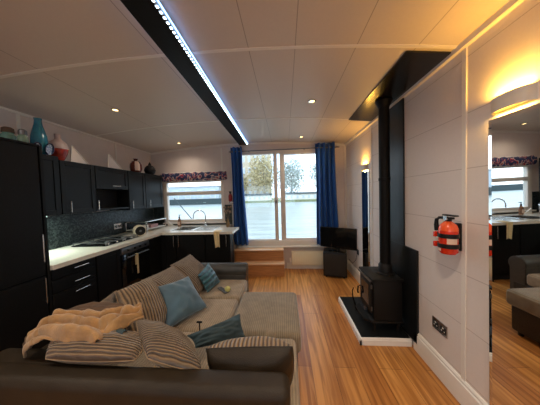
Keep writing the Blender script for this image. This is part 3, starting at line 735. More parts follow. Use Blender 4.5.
for yy, rr, zz, lb in ((1.85, .040, 2.025, 'small oval blue and white dish leaning left of the teal vase'), (1.955, .046, 2.04, 'oval blue and white dish leaning right of the teal vase')):
    r = empty('oval_dish', (-2.475, yy, TZ), lb, 'dish')
    mt = Matrix.Translation((-2.475, yy, TZ + rr * 1.33)) @ Matrix.Rotation(radians(12), 4, 'Y')
    b = MB(); b.lathe((0, 0, 0), [(0, -.004), (.8, -.004), (1, .004), (.95, .008), (.78, .0), (0, 0)], 28)
    b.bm.transform(mt @ Matrix.Rotation(pi / 2, 4, 'Y') @ Matrix.Diagonal((rr * 1.3, rr * .8, 1, 1))); b.build('dish_plate', 'oval', r, True)
    b = MB(); pts = [(0.006, rr * .8 * cos(t), rr * 1.3 * sin(t)) for t in [2 * pi * k / 28 for k in range(29)]]; b.tube(pts, .006, 6); b.bm.transform(mt); b.build('rim', mat('navy_glaze', (.01, .02, .07), .2), r, True)
TZ = 1.963; vx, vy = -2.55, 2.105
r = empty('red_vase', (vx, vy, TZ), 'round vase, red below and frosted white above, beside the teal vase', 'vase')
prof = [(.038, 0), (.055, .03), (.074, .08), (.084, .12), (.086, .13)]; b = MB(); b.lathe((vx, vy, TZ), prof + [(0, .13)], 28); b.build('red_base', mat('red_glass', (.30, .03, .02), .15, var=.4, vscale=20), r, True)
b = MB(); b.lathe((vx, vy, TZ + .13), [(.086, 0), (.084, .04), (.068, .08), (.034, .105), (.028, .12), (.030, .17), (.024, .17), (.0, .11)], 28); b.build('frosted_top', mat('frosted_white', (.50, .36, .32), .35), r, True)
def tri(y0, y1, h, label):
    r = empty('triangular_ornament', (-2.5, (y0 + y1) / 2, TZ), label, 'ornament')
    b = MB(); b.prism([(y0, TZ), (y1, TZ), (y0 + .02, TZ + h)], 0, -2.53, -2.515); b.build('board', 'wall', r)
    b = MB(); b.tube([(-2.512, y0 + .02, TZ + h), (-2.512, y1, TZ + .006)], .006, 6).tube([(-2.512, y0 + .02, TZ + h), (-2.512, y0, TZ + .006)], .005, 6); b.build('edge_moulding', 'white', r)
tri(2.20, 2.41, .20, 'white triangular ornament right of the red and white vase')
tri(2.70, 2.95, .20, 'white triangular ornament above the extractor')
vx, vy = -2.56, 3.30
r = empty('rounded_vase', (vx, vy, TZ), 'dark red vase with a cream stripe above the corner cabinets', 'vase')
b = MB(); b.lathe((vx, vy, TZ), [(.06, 0), (.085, .03), (.092, .09), (.088, .14), (.06, .19), (.03, .205), (.026, .22), (.04, .235), (.03, .235), (.0, .2)], 28); b.build('vase_body', mat('oxblood', (.13, .02, .012), .2, coat=.5), r, True)
b = MB()
for k in range(12):
    pass
prof = [(.0865, .03), (.0935, .09), (.0895, .14), (.062, .188)]
rg = [[b.bm.verts.new((vx + q * cos(t), vy + q * sin(t), TZ + z)) for t in [radians(-62 + 4 * k) for k in range(13)]] for q, z in prof]
for a_, c_ in zip(rg, rg[1:]):
    for k in range(12): b.bm.faces.new((a_[k], a_[k + 1], c_[k + 1], c_[k]))
b.build('cream_stripe', 'label', r, True)
vx, vy = -2.56, 3.66
r = empty('dark_finial', (vx, vy, TZ), 'black teardrop shaped jar in the corner on top of the cabinets', 'jar')
b = MB(); b.lathe((vx, vy, TZ), [(.05, 0), (.085, .03), (.10, .08), (.085, .13), (.05, .17), (0, .175)], 24); b.build('jar_body', 'black', r, True)
b = MB(); b.lathe((vx, vy, TZ + .17), [(.03, 0), (.022, .03), (.008, .06), (0, .075)], 18); b.build('lid', 'black', r, True)
# small red extinguisher on back wall near curtain
r = empty('small_fire_extinguisher', (-1.11, YB - .05, 1.36), 'small dark red extinguisher on the back wall beside the blue curtain', 'extinguisher')
b = MB(); b.lathe((-1.11, YB - .05, 1.40), [(.03, 0), (.038, .01), (.038, .11), (.028, .145), (.012, .155), (.012, .16), (0, .16)], 20); b.build('cylinder', mat('dark_red', (.30, .01, .012), .3), r, True)
b = MB(); b.box(-1.125, -1.095, YB - .07, YB - .03, 1.56, 1.60).box(-1.13, -1.09, YB - .09, YB - .05, 1.60, 1.607); b.build('valve', 'black', r)
B('bracket', 'steel', r, -1.15, -1.07, YB - .02, YB - .001, 1.37, 1.395)

# ------------------------------------------------------------------ hearth and stove
r = empty('hearth', (.95, 2.37, 0), 'black slate hearth edged with white skirting', 'hearth')
hx0, hx1, hy0, hy1 = .700, XR - .022, 1.975, 2.79
B('slate_slab', 'slate', r, hx0 + .016, hx1, hy0 + .016, hy1, 0.002, .068)
b = MB(); b.prism([(hx0, 0), (hx0, .05), (hx0 + .006, .058), (hx0 + .006, .066), (hx0 + .016, .072), (hx0 + .016, 0)], 1, hy0, hy1); b.build('edge_trim', 'white', r)
b = MB(); b.prism([(hy0, 0), (hy0, .05), (hy0 + .006, .058), (hy0 + .006, .066), (hy0 + .016, .072), (hy0 + .016, 0)], 0, hx0, hx1); b.build('edge_trim', 'white', r)
r = empty('wood_burning_stove', (1.0, 2.25, .07), 'black cast iron wood burning stove on the slate hearth', 'stove')
sx0, sx1, sy0, sy1 = .875, 1.15, 2.07, 2.42
B('firebox', 'iron', r, sx0, sx1, sy0, sy1, .19, .60, bev=.006)
B('top_plate', 'iron', r, sx0 - .02, sx1 + .01, sy0 - .015, sy1 + .015, .60, .622, bev=.006)
B('base_plate', 'iron', r, sx0 - .03, sx1 + .008, sy0 - .012, sy1 + .012, .165, .19, bev=.006)
b = MB(); b.prism([(sx0 - .03, sy0 + .01), (sx0 - .085, sy0 + .05), (sx0 - .085, sy1 - .05), (sx0 - .03, sy1 - .01)], 2, .165, .185); b.build('ash_lip', 'iron', r)
d = B('door', 'iron', r, sx0 - .022, sx0 - .001, sy0 + .03, sy1 - .03, .25, .575, bev=.006)
B('door_glass', 'bgloss', d, sx0 - .025, sx0 - .022, sy0 + .075, sy1 - .075, .31, .53)
b = MB(); b.tube([(sx0 - .022, sy1 - .045, .42), (sx0 - .05, sy1 - .045, .41), (sx0 - .055, sy1 - .045, .35), (sx0 - .05, sy1 - .045, .33)], .009, 8); b.build('door_handle', 'blackm', d, True)
for z in (.30, .53):
    b = MB(); b.cyl((sx0 - .014, sy0 + .022, z - .02), (sx0 - .014, sy0 + .022, z + .02), .008, n=10); b.build('hinge', 'dsteel', d, True)
b = MB(); b.cyl((sx0 - .03, 2.245, .225), (sx0 + .0, 2.245, .225), .02, n=16); b.build('air_control', 'dsteel', r, True)
B('top_rail', 'dsteel', r, sx0 - .035, sx0 - .021, sy0 + .01, sy1 - .01, .585, .60)
for x in (sx0 + .01, sx1 - .03):
    for y in (sy0 + .02, sy1 - .02):
        b = MB(); b.cyl((x, y, .166), (x - .01, y, .069), .018, .013, n=10); b.build('leg', 'iron', r, True)
fx, fyy = 1.065, 2.235
r = empty('stove_flue', (fx, fyy, .62), 'black flue pipe rising from the stove to the ceiling', 'flue')
b = MB(); b.cyl((fx, fyy, .64), (fx, fyy, cz(fx) - .016), .052, n=28); b.build('pipe', 'blackm', r, True)
b = MB(); b.lathe((fx, fyy, .623), [(.095, 0), (.095, .012), (.07, .02), (.066, .09), (.058, .10), (.053, .11)], 28); b.build('collar', 'iron', r, True)
b = MB(); b.lathe((fx, fyy, 1.62), [(.0525, 0), (.057, .004), (.057, .03), (.0525, .034)], 28); b.build('joint_ring', 'blackm', r, True)
b = MB(); zc_ = cz(fx) - .035; b.lathe((fx, fyy, zc_), [(.053, -.05), (.075, .0), (.085, .012)], 28); b.build('ceiling_collar', 'blackm', r, True)
# stove tool (poker hook) hanging in front -> fireside brush
b = MB(); b.tube([(.84, 2.47, .075), (.80, 2.49, .22), (.795, 2.49, .30), (.81, 2.49, .34)], [.016, .008, .006, .005], 8)
tag(b.build('fireside_poker', 'blackm', smooth=True, org=(.84, 2.47, .07)), 'thin black poker leaning by the front of the stove', 'poker')

# ------------------------------------------------------------------ fire extinguisher right wall
r = empty('fire_extinguisher', (1.12, 1.44, 1.06), 'red fire extinguisher strapped to the right wall', 'extinguisher')
ex, ey, er = 1.128, 1.475, .055
b = MB(); b.lathe((ex, ey, 1.055), [(0, 0), (.04, .002), (er, .02), (er, .165)], 32); b.build('cylinder', 'red', r, True)
b = MB(); b.lathe((ex, ey, 1.055), [(er, .165), (er * .98, .18), (er * .82, .205), (er * .5, .222), (.02, .23), (0, .23)], 32); b.build('dome', 'orange', r, True)
b = MB(); b.cyl((ex, ey, 1.28), (ex, ey, 1.31), .020, n=16).box(ex - .022, ex + .012, ey - .04, ey + .05, 1.300, 1.315, bev=.003).box(ex - .02, ex + .01, ey - .075, ey + .03, 1.322, 1.332, bev=.003); b.build('valve', 'black', r)
b = MB(); b.cyl((ex - .022, ey - .012, 1.308), (ex - .032, ey - .012, 1.308), .016, n=16); b.build('gauge', 'steel', r, True)
b = MB(); b.tube([(ex - .01, ey + .03, 1.305), (ex - .02, ey + .055, 1.305), (ex - .025, ey + .072, 1.29), (ex - .025, ey + .076, 1.25), (ex - .02, ey + .074, 1.21)], [.009, .010, .012, .015, .017], 10); b.build('hose', 'black', r, True)
for z in (1.100, 1.170):
    b = MB(); b.lathe((ex, ey, z), [(er + .001, 0), (er + .004, .002), (er + .004, .028), (er + .001, .030)], 32); b.build('strap', 'black', r, True)
    b = MB(); b.box(ex - .055, ex - .02, ey + .048, ey + .068, z - .004, z + .034, bev=.004); b.build('strap_clip', 'red', r, True)
B('mounting_bracket', 'black', r, XR - .022, XR - .001, ey - .025, ey + .025, 1.08, 1.27, bev=.004)
def patch(name, m, z0, z1, a0, a1):
    b = MB(); rr = er + .0015
    p = [[b.bm.verts.new((ex + rr * cos(t), ey + rr * sin(t), z)) for t in [radians(a0 + (a1 - a0) * k / 10) for k in range(11)]] for z in (z0, z1)]
    for k in range(10): b.bm.faces.new((p[0][k], p[0][k + 1], p[1][k + 1], p[1][k]))
    b.build(name, m, r, True)
patch('label_patch', 'label', 1.133, 1.172, 225, 285); patch('label_patch', 'label', 1.078, 1.098, 150, 190)

# ------------------------------------------------------------------ television on speaker cabinet
r = empty('subwoofer_cabinet', (.90, 3.72, 0), 'black floor speaker cabinet under the television', 'speaker')
mt = Matrix.Translation((.885, 3.72, 0)) @ Matrix.Rotation(radians(-14), 4, 'Z')
b = MB(); b.box(-.20, .20, -.16, .16, .025, .455, bev=.008, mtx=mt); b.build('cabinet_body', 'black', r, True)
b = MB(); b.box(-.18, .18, -.172, -.161, .05, .43, bev=.004, mtx=mt); b.build('speaker_grille', mat('grille_cloth', (.022, .017, .013), .8, bump=.3, bscale=300), r, True)
for sx_ in (-.15, .15):
    for sy_ in (-.11, .11):
        b = MB(); b.cyl((sx_, sy_, 0.001), (sx_, sy_, .025), .018, n=12); b.bm.transform(mt); b.build('foot', 'black', r, True)
r = empty('television', (.92, 3.66, .457), 'black flat screen television on the speaker cabinet', 'television')
mt = Matrix.Translation((.925, 3.66, .457)) @ Matrix.Rotation(radians(-32), 4, 'Z')
b = MB(); b.box(-.325, .325, -.012, .012, .055, .43, bev=.004, mtx=mt); b.build('bezel', 'black', r, True)
b = MB(); b.box(-.315, .315, -.0135, -.012, .067, .42, mtx=mt); b.build('screen', 'bgloss', r)
b = MB(); b.box(-.20, .20, .012, .04, .10, .33, bev=.01, mtx=mt); b.build('rear_housing', 'black', r, True)
b = MB(); b.box(-.03, .03, -.005, .012, .008, .07, mtx=mt); b.build('stand_neck', 'black', r)
b = MB(); b.box(-.14, .14, -.075, .075, .001, .011, bev=.004, mtx=mt); b.build('stand_base', 'bgloss', r, True)
b = MB(); b.tube([(1.13, 3.70, .30), (1.17, 3.62, .25), (1.185, 3.50, .35), (1.187, 3.45, .455)], .004, 6); tag(b.build('power_cable', 'black', org=(1.15, 3.6, .3)), 'black cable from the television to the wall socket', 'cable')

# ------------------------------------------------------------------ sofa
def pillow(corners, t, n=26, pinch=.06, expo=.55, seed=0, wrinkle=.008, rnd=0., swap=0):
    """corners BL, BR, TR, TL; returns front/back grids"""
    BL, BR, TR, TL = [Vector(c) for c in corners]
    W = ((BR - BL).length + (TR - TL).length) / 2; Hh = ((TL - BL).length + (TR - BR).length) / 2
    nn = ((BR - BL) + (TR - TL)).cross((TL - BL) + (TR - BR)).normalized()
    bm = bmesh.new(); uvl = bm.loops.layers.uv.new('UVMap'); uvm = {}
    grids = []
    for side in (1, -1):
        g = []
        for j in range(n + 1):
            row = []
            for i in range(n + 1):
                u = -cos(pi * i / n) * .35 + (2 * i / n - 1) * .65; v = -cos(pi * j / n) * .35 + (2 * j / n - 1) * .65
                if side == -1 and (i in (0, n) or j in (0, n)): row.append(grids[0][j][i]); continue
                uu = u * (1 - pinch * (1 - v * v)) * (1 - rnd * v * v / 2) ** .5; vv = v * (1 - pinch * (1 - u * u)) * (1 - rnd * u * u / 2) ** .5
                a, c = (uu + 1) / 2, (vv + 1) / 2
                p = BL * (1 - a) * (1 - c) + BR * a * (1 - c) + TR * a * c + TL * (1 - a) * c
                th = t / 2 * max(0, (1 - u * u)) ** expo * max(0, (1 - v * v)) ** expo
                th += wrinkle * noise.noise(Vector((u * 3 + seed, v * 3, side + seed))) * (1 if th > .002 else 0)
                vt = bm.verts.new(p + nn * th * side); uvm[vt] = (v * Hh * .95, u * W / 2) if swap else (u * W / 2, v * Hh / 2); row.append(vt)
            g.append(row)
        grids.append(g)
    for k, g in enumerate(grids):
        for j in range(n):
            for i in range(n):
                q = (g[j][i], g[j][i + 1], g[j + 1][i + 1], g[j + 1][i])
                f = bm.faces.new(q if k == 0 else q[::-1]); f.smooth = True; f.material_index = k
                for l in f.loops: l[uvl].uv = uvm[l.vert]
    return bm, nn
def cushion(name, corners, t, m, label, cat='cushion', group=None, m2=None, piping=None, **kw):
    c = sum((Vector(p) for p in corners), Vector()) / 4
    root = empty(name, c, label, cat, group)
    bm, nn = pillow(corners, t, **kw)
    bm.transform(Matrix.Translation(-c))
    if m2:
        b2 = bm.copy()
        bmesh.ops.delete(bm, geom=[f for f in bm.faces if f.material_index == 1], context='FACES')
        bmesh.ops.delete(b2, geom=[f for f in b2.faces if f.material_index == 0], context='FACES')
        lst = [(bm, m, 'front_cover'), (b2, m2, 'back_cover')]
    else: lst = [(bm, m, 'cover')]
    for q, mm, nm in lst:
        for f in q.faces: f.material_index = 0
        me = bpy.data.meshes.new(nm); q.to_mesh(me); q.free(); me.materials.append(M[mm])
        o = bpy.data.objects.new(nm, me); COL.objects.link(o); o.parent = root
    # edge seam
    BL, BR, TR, TL = [Vector(p) for p in corners]; pin = kw.get('pinch', .06); rn = kw.get('rnd', 0.); pts = []
    n = 14
    for e in range(4):
        for k in range(n):
            s = -1 + 2 * k / n
            u, v = [(s, -1), (1, s), (-s, 1), (-1, -s)][e]
            uu = u * (1 - pin * (1 - v * v)) * (1 - rn * v * v / 2) ** .5; vv = v * (1 - pin * (1 - u * u)) * (1 - rn * u * u / 2) ** .5; a, cc = (uu + 1) / 2, (vv + 1) / 2
            pts.append(BL * (1 - a) * (1 - cc) + BR * a * (1 - cc) + TR * a * cc + TL * (1 - a) * cc)
    pts.append(pts[0]); root['_o'] = tuple(c)
    b = MB(); b.tube(pts, .0026, 6); b.build('piping', piping or m, root, True)
    return root

sofa = empty('corner_sofa', (-.9, 1.5, 0), 'large corner sofa with dark brown leather frame and corduroy seats', 'sofa')
# frame
def rb(nm, m, *a, bev=.03, seg=4): return B(nm, m, sofa, *a, bev=bev, seg=seg)
rb('base_left', 'leather', -1.44, -.52, .90, 2.62, .05, .31)
rb('base_near', 'leather', -1.44, .035, .80, 1.44, .05, .31)
rb('backrest_near', 'leather', -1.58, -.0, .76, .885, .06, .715, bev=.04, seg=6)
rb('backrest_corner', 'leather', -1.575, -1.06, .80, .985, .07, .705, bev=.04, seg=6)
rb('backrest_left', 'leather', -1.58, -1.42, .80, 2.62, .06, .59, bev=.05, seg=6)
b = MB(); b.cyl((-1.40, 2.565, .53), (-.53, 2.565, .53), .095, n=32).box(-1.40, -.535, 2.475, 2.65, .06, .53, bev=.01); b.build('armrest', 'gleather', sofa, True)
b = MB(); b.cyl((-.53, 2.565, .53), (-.522, 2.565, .53), .088, n=32).box(-.535, -.525, 2.485, 2.64, .08, .53); b.build('armrest_front', 'gleather', sofa, True)
rb('side_panel', 'cordg', -.0, .045, .84, 1.42, .06, .34, bev=.01)
rb('seat_cushion', 'seat', -1.40, -.50, 1.995, 2.465, .31, .455, bev=.035, seg=5)
rb('seat_cushion', 'seat', -1.40, -.50, 1.495, 1.99, .31, .455, bev=.035, seg=5)
rb('seat_cushion', 'seat', -1.40, -.50, .90, 1.49, .31, .455, bev=.035, seg=5)
rb('seat_cushion', 'seat', .0-.495, .05, .90, 1.445, .31, .455, bev=.035, seg=5)
for x, y in ((-1.42, .85), (-.05, .85), (-.05, 1.38), (-.6, 2.58), (-1.42, 2.58)):
    b = MB(); b.cyl((x, y, .0), (x, y, .055), .02, .025, n=12); b.build('foot', 'black', sofa, True)
# footstool
r = empty('footstool', (-.2, 1.82, 0), 'large square corduroy footstool filling the sofa corner', 'footstool')
B('base', 'leather', r, -.465, .065, 1.50, 2.12, .04, .30, bev=.02)
B('cushion_top', 'otto', r, -.485, .095, 1.47, 2.15, .29, .455, bev=.04, seg=6)
for x in (-.42, .02):
    for y in (1.55, 2.07):
        b = MB(); b.cyl((x, y, 0), (x, y, .045), .02, .025, n=12); b.build('foot', 'black', r, True)
# cushions
cushion('back_cushion', [(-.93, 2.02, .465), (-.93, 2.42, .465), (-1.22, 2.43, .79), (-1.25, 2.02, .79)], .19, 'cordg', 'brown corduroy back cushion at the far arm, behind the small teal cushion', group='corduroy back cushions', seed=1, rnd=.12)
cushion('back_cushion', [(-.93, 1.62, .465), (-.90, 2.00, .465), (-1.22, 2.04, .78), (-1.29, 1.64, .79)], .19, 'cordg', 'brown corduroy back cushion behind the slate blue cushion', group='corduroy back cushions', seed=2, rnd=.12)
cushion('back_cushion', [(-1.06, 1.24, .47), (-.95, 1.56, .47), (-1.23, 1.70, .80), (-1.34, 1.42, .80)], .26, 'cord', 'brown striped corduroy cushion bulging in the sofa corner', group='corduroy back cushions', seed=3, expo=.45, rnd=.25)
cushion('back_cushion', [(-1.31, 1.12, .48), (-1.20, 1.24, .48), (-1.40, 1.52, .765), (-1.41, 1.20, .725)], .10, 'cord', 'yellow brown corduroy cushion behind the corner cushion beside the brown throw', group='corduroy back cushions', seed=4, rnd=.1, swap=1)
cushion('lying_cushion', [(-1.18, .835, .75), (-.69, .84, .755), (-.73, .97, .80), (-1.23, .97, .80)], .15, 'cord', 'long corduroy cushion lying on the sofa back under the tan blanket', seed=5, expo=.42, pinch=.0, rnd=.4, swap=1)
cushion('lying_cushion', [(-.66, .85, .76), (-.39, .87, .68), (-.53, 1.0, .755), (-.84, 1.01, .85)], .19, 'cord', 'plump corduroy cushion lying on the sofa back right of the blanket', seed=6, expo=.45, pinch=.0, rnd=.3, swap=1)
cushion('leather_backed_cushion', [(-.40, 1.06, .47), (.02, 1.06, .47), (.03, .955, .765), (-.435, .955, .74)], .22, 'leather', 'leather backed sofa cushion with corduroy front at the near right end', m2='cord', seed=7, expo=.42, pinch=.02, piping='leather', rnd=.22)
cushion('blue_cushion', [(-.93, 1.43, .49), (-.74, 1.76, .49), (-.95, 1.84, .745), (-1.14, 1.63, .735)], .15, 'blue', 'plain slate blue velvet cushion on the middle seat', seed=8, pinch=.07, wrinkle=.014)
cushion('teal_cushion', [(-.86, 2.06, .475), (-.81, 2.33, .475), (-.96, 2.36, .70), (-.96, 2.07, .66)], .10, 'teal', 'small shiny teal quilted cushion on the far seat', seed=9, pinch=.07)
cushion('dark_teal_cushion', [(-.56, 1.13, .60), (-.30, 1.37, .475), (-.37, 1.48, .60), (-.625, 1.16, .65)], .11, 'dteal', 'dark teal cushion lying in front of the leather backed cushion', seed=10, pinch=.08, wrinkle=.02)

# blanket and throw
def cloth(name, near, far, m, label, cat, amp, seed, nu=60, nv=16, thick=.012):
    def samp(pts, u):
        s = u * (len(pts) - 1); i = min(int(s), len(pts) - 2); t = s - i; t = t * t * (3 - 2 * t) * .5 + t * .5
        return Vector(pts[i]).lerp(Vector(pts[i + 1]), t)
    b = MB(); g = []
    for j in range(nv + 1):
        v = j / nv; row = []
        for i in range(nu + 1):
            u = i / nu; p = samp(near, u).lerp(samp(far, u), v)
            q = v * 3.2 + u * 2.2 + .9 * noise.noise(Vector((u * 3.5 + seed, v * 2, 1)))
            f = (1 - abs(2 * (q % 1) - 1)) ** 1.5 * 1.6 - .5 + .9 * noise.noise(Vector((u * 7 + seed, v * 3, 0))) + .45 * noise.noise(Vector((u * 17 + seed, v * 7, 3)))
            p += Vector((.15 * f, -.35 * f, f)) * amp
            p.z += .035 * sin(pi * v)
            row.append(b.bm.verts.new(p))
        g.append(row)
    for j in range(nv):
        for i in range(nu): b.bm.faces.new((g[j][i], g[j][i + 1], g[j + 1][i + 1], g[j + 1][i]))
    c = sum((Vector(p) for p in near + far), Vector()) / (len(near) + len(far))
    o = b.build(name, m, smooth=True, org=c); md = o.modifiers.new('s', 'SOLIDIFY'); md.thickness = thick; md.offset = 1
    sb = o.modifiers.new('b', 'SUBSURF'); sb.levels = 1; sb.render_levels = 1
    return tag(o, label, cat)
cloth('tan_blanket', [(-1.34, .895, .72), (-1.25, .875, .80), (-1.05, .86, .83), (-.90, .86, .82), (-.87, .94, .84), (-.80, 1.03, .84)],
      [(-1.40, .97, .76), (-1.32, 1.05, .83), (-1.157, 1.06, .84), (-1.04, 1.07, .85), (-.925, 1.08, .85), (-.885, 1.12, .83)], 'blanket', 'rumpled tan fleece blanket over the sofa corner', 'blanket', .029, 3, 100, 44)
cloth('brown_throw', [(-1.42, .94, .72), (-1.33, 1.05, .80), (-1.16, 1.06, .81), (-1.04, 1.07, .82), (-.94, 1.10, .82)],
      [(-1.47, 1.0, .70), (-1.47, 1.10, .755), (-1.42, 1.24, .77), (-1.30, 1.26, .78), (-1.10, 1.20, .79)], 'throw', 'dark brown throw behind the tan blanket on the sofa corner', 'blanket', .012, 8, 40, 10)

cloth('dark_cloth', [(-.90, .87, .79), (-.86, .865, .775), (-.82, .88, .785)], [(-.90, .93, .81), (-.86, .95, .83), (-.81, .93, .83)], 'dteal', 'small dark cloth corner poking out between blanket and lying cushions', 'cloth', .006, 5, 12, 8, .006)
# small things on the sofa
r = empty('remote_control', (-.72, 2.13, .456), 'grey remote control on the far seat beside the tennis ball', 'remote')
mt = Matrix.Translation((-.715, 2.14, .463)) @ Matrix.Rotation(radians(-42), 4, 'Z')
b = MB(); b.box(-.085, .085, -.024, .024, -.006, .012, bev=.005, mtx=mt); b.build('casing', 'grey', r, True)
b = MB()
for i in range(5):
    for j in range(3): b.box(-.06 + i * .024, -.048 + i * .024, -.015 + j * .012, -.008 + j * .012, .012, .0145, mtx=mt)
b.build('buttons', 'black', r)
b = MB(); b.lathe((-.655, 2.115, .488), [(.032 * sin(pi * k / 14), -.032 * cos(pi * k / 14)) for k in range(15)], 22)
tag(b.build('tennis_ball', 'tennis', smooth=True, org=(-.655, 2.115, .456)), 'yellow green tennis ball on the far seat', 'ball')
b = MB(); b.cyl((-.655, 1.40, .457), (-.66, 1.41, .572), .005, n=10).cyl((-.68, 1.41, .575), (-.64, 1.41, .575), .007, n=10)
tag(b.build('small_hammer', 'blackm', smooth=True, org=(-.66, 1.415, .457)), 'small dark T-shaped tool standing on the seat by the dark teal cushion', 'tool')
b = MB(); b.box(-.27, -.215, 1.385, 1.425, .50, .505, mtx=Matrix.Translation((0, 0, -.043)))
tag(b.build('white_tag', 'white', org=(-.24, 1.40, .457)), 'small white paper tag tucked beside the leather backed cushion', 'tag')
# broom at far left
r = empty('broom_pole', (-1.58, .95, 0), 'wooden pole with a yellow top standing behind the sofa at the left edge', 'pole')
b = MB(); b.cyl((-1.64, .97, .0), (-1.63, .90, .76), .013, n=12); b.build('shaft', 'throw', r, True)
b = MB(); b.cyl((-1.63, .90, .76), (-1.63, .895, .84), .019, .017, n=12); b.build('cap', mat('yellow_plastic', (.55, .42, .10), .5), r, True)

# ------------------------------------------------------------------ outside
M['water'] = mat('canal_water', (.36, .40, .38), .3, bump=1.0, bscale=1.6, stretch=(.3, 1.3, 1), var=.18, vscale=1.2)
for nd in M['water'].node_tree.nodes:
    if nd.type == 'BUMP': nd.inputs['Distance'].default_value = .12
M['bank'] = mat('far_bank', (.22, .24, .12), .9, var=.4, vscale=2)
M['stone'] = mat('pale_stone', (.62, .52, .38), .9, var=.3, vscale=3, bump=.4, bscale=6)
M['foliage'] = mat('autumn_leaves', (.46, .38, .20), .8, var=.5, vscale=1.5)
M['foliageg'] = mat('misty_leaves', (.40, .46, .42), .8, var=.35, vscale=1.5)  # distance haze is put into this pale leaf colour
M['bark'] = mat('bark', (.30, .26, .21), .9)  # bark paled so its colour carries the distance haze
M['houseb'] = mat('pale_blue_paint', (.55, .62, .70), .5, var=.1, vscale=1)
M['housew'] = mat('white_paint', (.78, .76, .70), .6)
M['roof'] = mat('dark_roof', (.04, .06, .065), .7)
M['grass'] = mat('towpath_grass', (.14, .20, .06), .9, var=.4, vscale=4)
b = MB(); b.box(-60, 60, 4.6, 50, -1.2, -.30); tag(b.build('canal_water', 'water'), 'pale rippled canal water outside the windows', 'water', kind='structure')
b = MB(); b.box(-60, 60, 50, 110, -1.2, .25); tag(b.build('far_bank', 'bank'), 'grassy far bank of the canal', 'ground', kind='structure')
b = MB(); b.box(-6, 4, 4.14, 4.55, -1.0, .30); tag(b.build('boat_deck', mat('deck_paint', (.42, .44, .44), .6), org=(0, 4.3, -.5)), 'pale boat deck just outside the windows', 'deck', kind='structure')
def building(name, x0, x1, y0, y1, h, wallm, label, rows, cols, roofh=1.6, base=.25):
    r = empty(name, ((x0 + x1) / 2, y0, base), label, 'building')
    B('wall', wallm, r, x0, x1, y0, y1, base, base + h)
    b = MB(); b.prism([(y0 - .3, base + h), (y1 + .3, base + h), ((y0 + y1) / 2, base + h + roofh)], 0, x0 - .3, x1 + .3); b.build('roof', 'roof', r)
    for j in range(rows):
        for i in range(cols):
            cx = x0 + (x1 - x0) * (i + .5) / cols; zz = base + h * (j + .5) / rows; ww = (x1 - x0) / cols * .22; hh = h / rows * .28
            f = B('window', 'housew', r, cx - ww, cx + ww, y0 - .08, y0 - .005, zz - hh, zz + hh)
            B('pane', 'houseb', f, cx - ww * .8, cx + ww * .8, y0 - .10, y0 - .08, zz - hh * .85, zz + hh * .85)
building('stone_building', -15.0, -4.6, 61, 71, 18, 'stone', 'tall pale stone building across the canal behind the left pane', 5, 6)
building('white_cottage', -11.0, -3.6, 52, 54, 1.3, 'housew', 'low white cottage on the far bank behind the left pane', 1, 6, .5)
building('white_cottage', -.5, 10.0, 52.5, 54.5, 1.4, 'housew', 'low white cottage on the far bank behind the right pane', 1, 7, .5)
building('boathouse', -48, -17.5, 52, 58, 4.2, 'houseb', 'long pale blue boathouse on the far bank behind the kitchen window', 1, 9, .25)
b = MB(); b.box(-60, -14.5, 49.6, 50, -.4, 1.15); tag(b.build('quay_wall', 'roof', org=(-37, 49.8, -.3)), 'dark quay wall under the pale blue boathouse', 'wall', kind='structure')
b = MB(); b.tube([(-3.05, 5.3, 1.5), (-2.30, 5.0, .8), (-2.05, 4.88, -.31)], .012, 6); tag(b.build('mooring_pole', 'roof', org=(-2.3, 5.0, .2)), 'dark slanting pole outside the kitchen window', 'pole')
def tree(x, y, h, rad, m, label, nl=900, squash=1.2):
    r = empty('bank_tree', (x, y, .25), label, 'tree', 'trees on the far bank')
    b = MB(); b.tube([(x, y, .2), (x + .1, y, h * .3), (x, y, h * .6)], [.28, .2, .1], 8)
    for k in range(8):
        a = 2.4 * k; z = h * (.25 + .06 * k); b.tube([(x, y, z), (x + rad * .4 * cos(a), y + rad * .4 * sin(a), z + rad * .4), (x + rad * .7 * cos(a), y + rad * .7 * sin(a), z + rad * .8)], [.1, .06, .02], 6)
    b.build('trunk', 'bark', r)
    b = MB()
    for k in range(nl):
        d = Vector((random.gauss(0, 1), random.gauss(0, 1), random.gauss(0, 1))).normalized() * rad * random.uniform(.35, 1)
        c = Vector((x, y, h * .58)) + Vector((d.x, d.y, d.z * squash)); s = random.uniform(.16, .36)
        u = Vector((random.gauss(0, 1), random.gauss(0, 1), random.gauss(0, 1))).normalized(); w = u.orthogonal().normalized()
        b.quad([c - u * s, c + w * s * .6, c + u * s, c - w * s * .6])
    b.build('foliage', m, r)
tree(-5.8, 55.5, 13, 4.6, 'foliage', 'tall sparse golden tree across the canal in the left pane', 2600, 1.35)
tree(-12.2, 56.5, 9, 2.2, 'foliage', 'small golden tree in front of the stone building', 600)
tree(1.8, 58, 11.5, 4.6, 'foliageg', 'misty green tree left in the right pane', 2400)
tree(11.5, 59, 13, 4.8, 'foliageg', 'taller misty green tree right in the right pane', 2400)

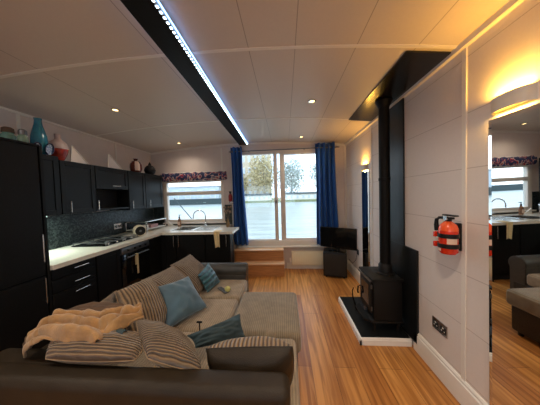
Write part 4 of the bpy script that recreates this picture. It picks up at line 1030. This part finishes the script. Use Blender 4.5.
# ------------------------------------------------------------------ sky
w = bpy.data.worlds.new('sky'); scn.world = w; w.use_nodes = True; nt = w.node_tree; nt.nodes.clear(); N = nt.nodes; L = nt.links
out = N.new('ShaderNodeOutputWorld'); bg = N.new('ShaderNodeBackground'); L.new(bg.outputs[0], out.inputs[0])
tc = N.new('ShaderNodeTexCoord'); nz = N.new('ShaderNodeTexNoise'); nz.inputs['Scale'].default_value = 3; nz.inputs['Detail'].default_value = 5; L.new(tc.outputs['Generated'], nz.inputs[0])
rp = N.new('ShaderNodeValToRGB'); rp.color_ramp.elements[0].color = (.42, .66, .95, 1); rp.color_ramp.elements[1].color = (.86, .93, 1, 1); rp.color_ramp.elements[0].position = .35; rp.color_ramp.elements[1].position = .6
L.new(nz.outputs['Fac'], rp.inputs[0]); L.new(rp.outputs[0], bg.inputs[0]); bg.inputs[1].default_value = 2.7
for (nm, x, y, z, rx, sx_, sy_, e) in (('daylight', 0.03, YB + .12, 1.45, -pi / 2, 1.5, 1.8, 26), ('daylight', -1.89, YB + .12, 1.43, -pi / 2, 1.1, .7, 5)):
    o = lamp(nm, 'AREA', (x, y, z), 1, (1, 1, 1), None, (rx, 0, 0), shape='RECTANGLE', size=sx_, size_y=sy_)
    o.data.cycles.is_portal = True
o = lamp('daylight', 'AREA', (-.8, YF - .12, 1.45), 1, (1, 1, 1), None, (pi / 2, 0, 0), shape='RECTANGLE', size=2.6, size_y=1.2); o.data.cycles.is_portal = True  # portal for the added rear window

# ------------------------------------------------------------------ camera
cam = bpy.data.cameras.new('camera'); co = bpy.data.objects.new('camera', cam); COL.objects.link(co); scn.camera = co
F = 200.; H = 1.5; VX, VY, ROLL = 285., 195., .027
Yc = Vector((VX - 270, 202.5 - VY, F)).normalized()          # world axes in (right, up, forward) camera coordinates
Zc = Vector((-ROLL, 1, 0)); Zc = (Zc - Yc * Zc.dot(Yc)).normalized(); Xc = Zc.cross(Yc)
if Xc.x < 0: Xc = -Xc
right = Vector((Xc[0], Yc[0], Zc[0])); up = Vector((Xc[1], Yc[1], Zc[1])); fwd = Vector((Xc[2], Yc[2], Zc[2]))
mm = Matrix.Identity(4)
for i in range(3): mm[i][0] = right[i]; mm[i][1] = up[i]; mm[i][2] = -fwd[i]; mm[i][3] = (0, 0, H)[i]
co.matrix_world = mm
cam.sensor_fit = 'HORIZONTAL'; cam.sensor_width = 36; cam.lens = F / 540 * 36; cam.clip_start = .02; cam.clip_end = 300

for o in bpy.data.objects:
    if '_o' in o: del o['_o']
vs = scn.view_settings; scn.display_settings.display_device = 'sRGB'
vs.view_transform = 'Standard'; vs.look = 'None'; vs.exposure = 0.22; vs.gamma = 1; vs.use_curve_mapping = False
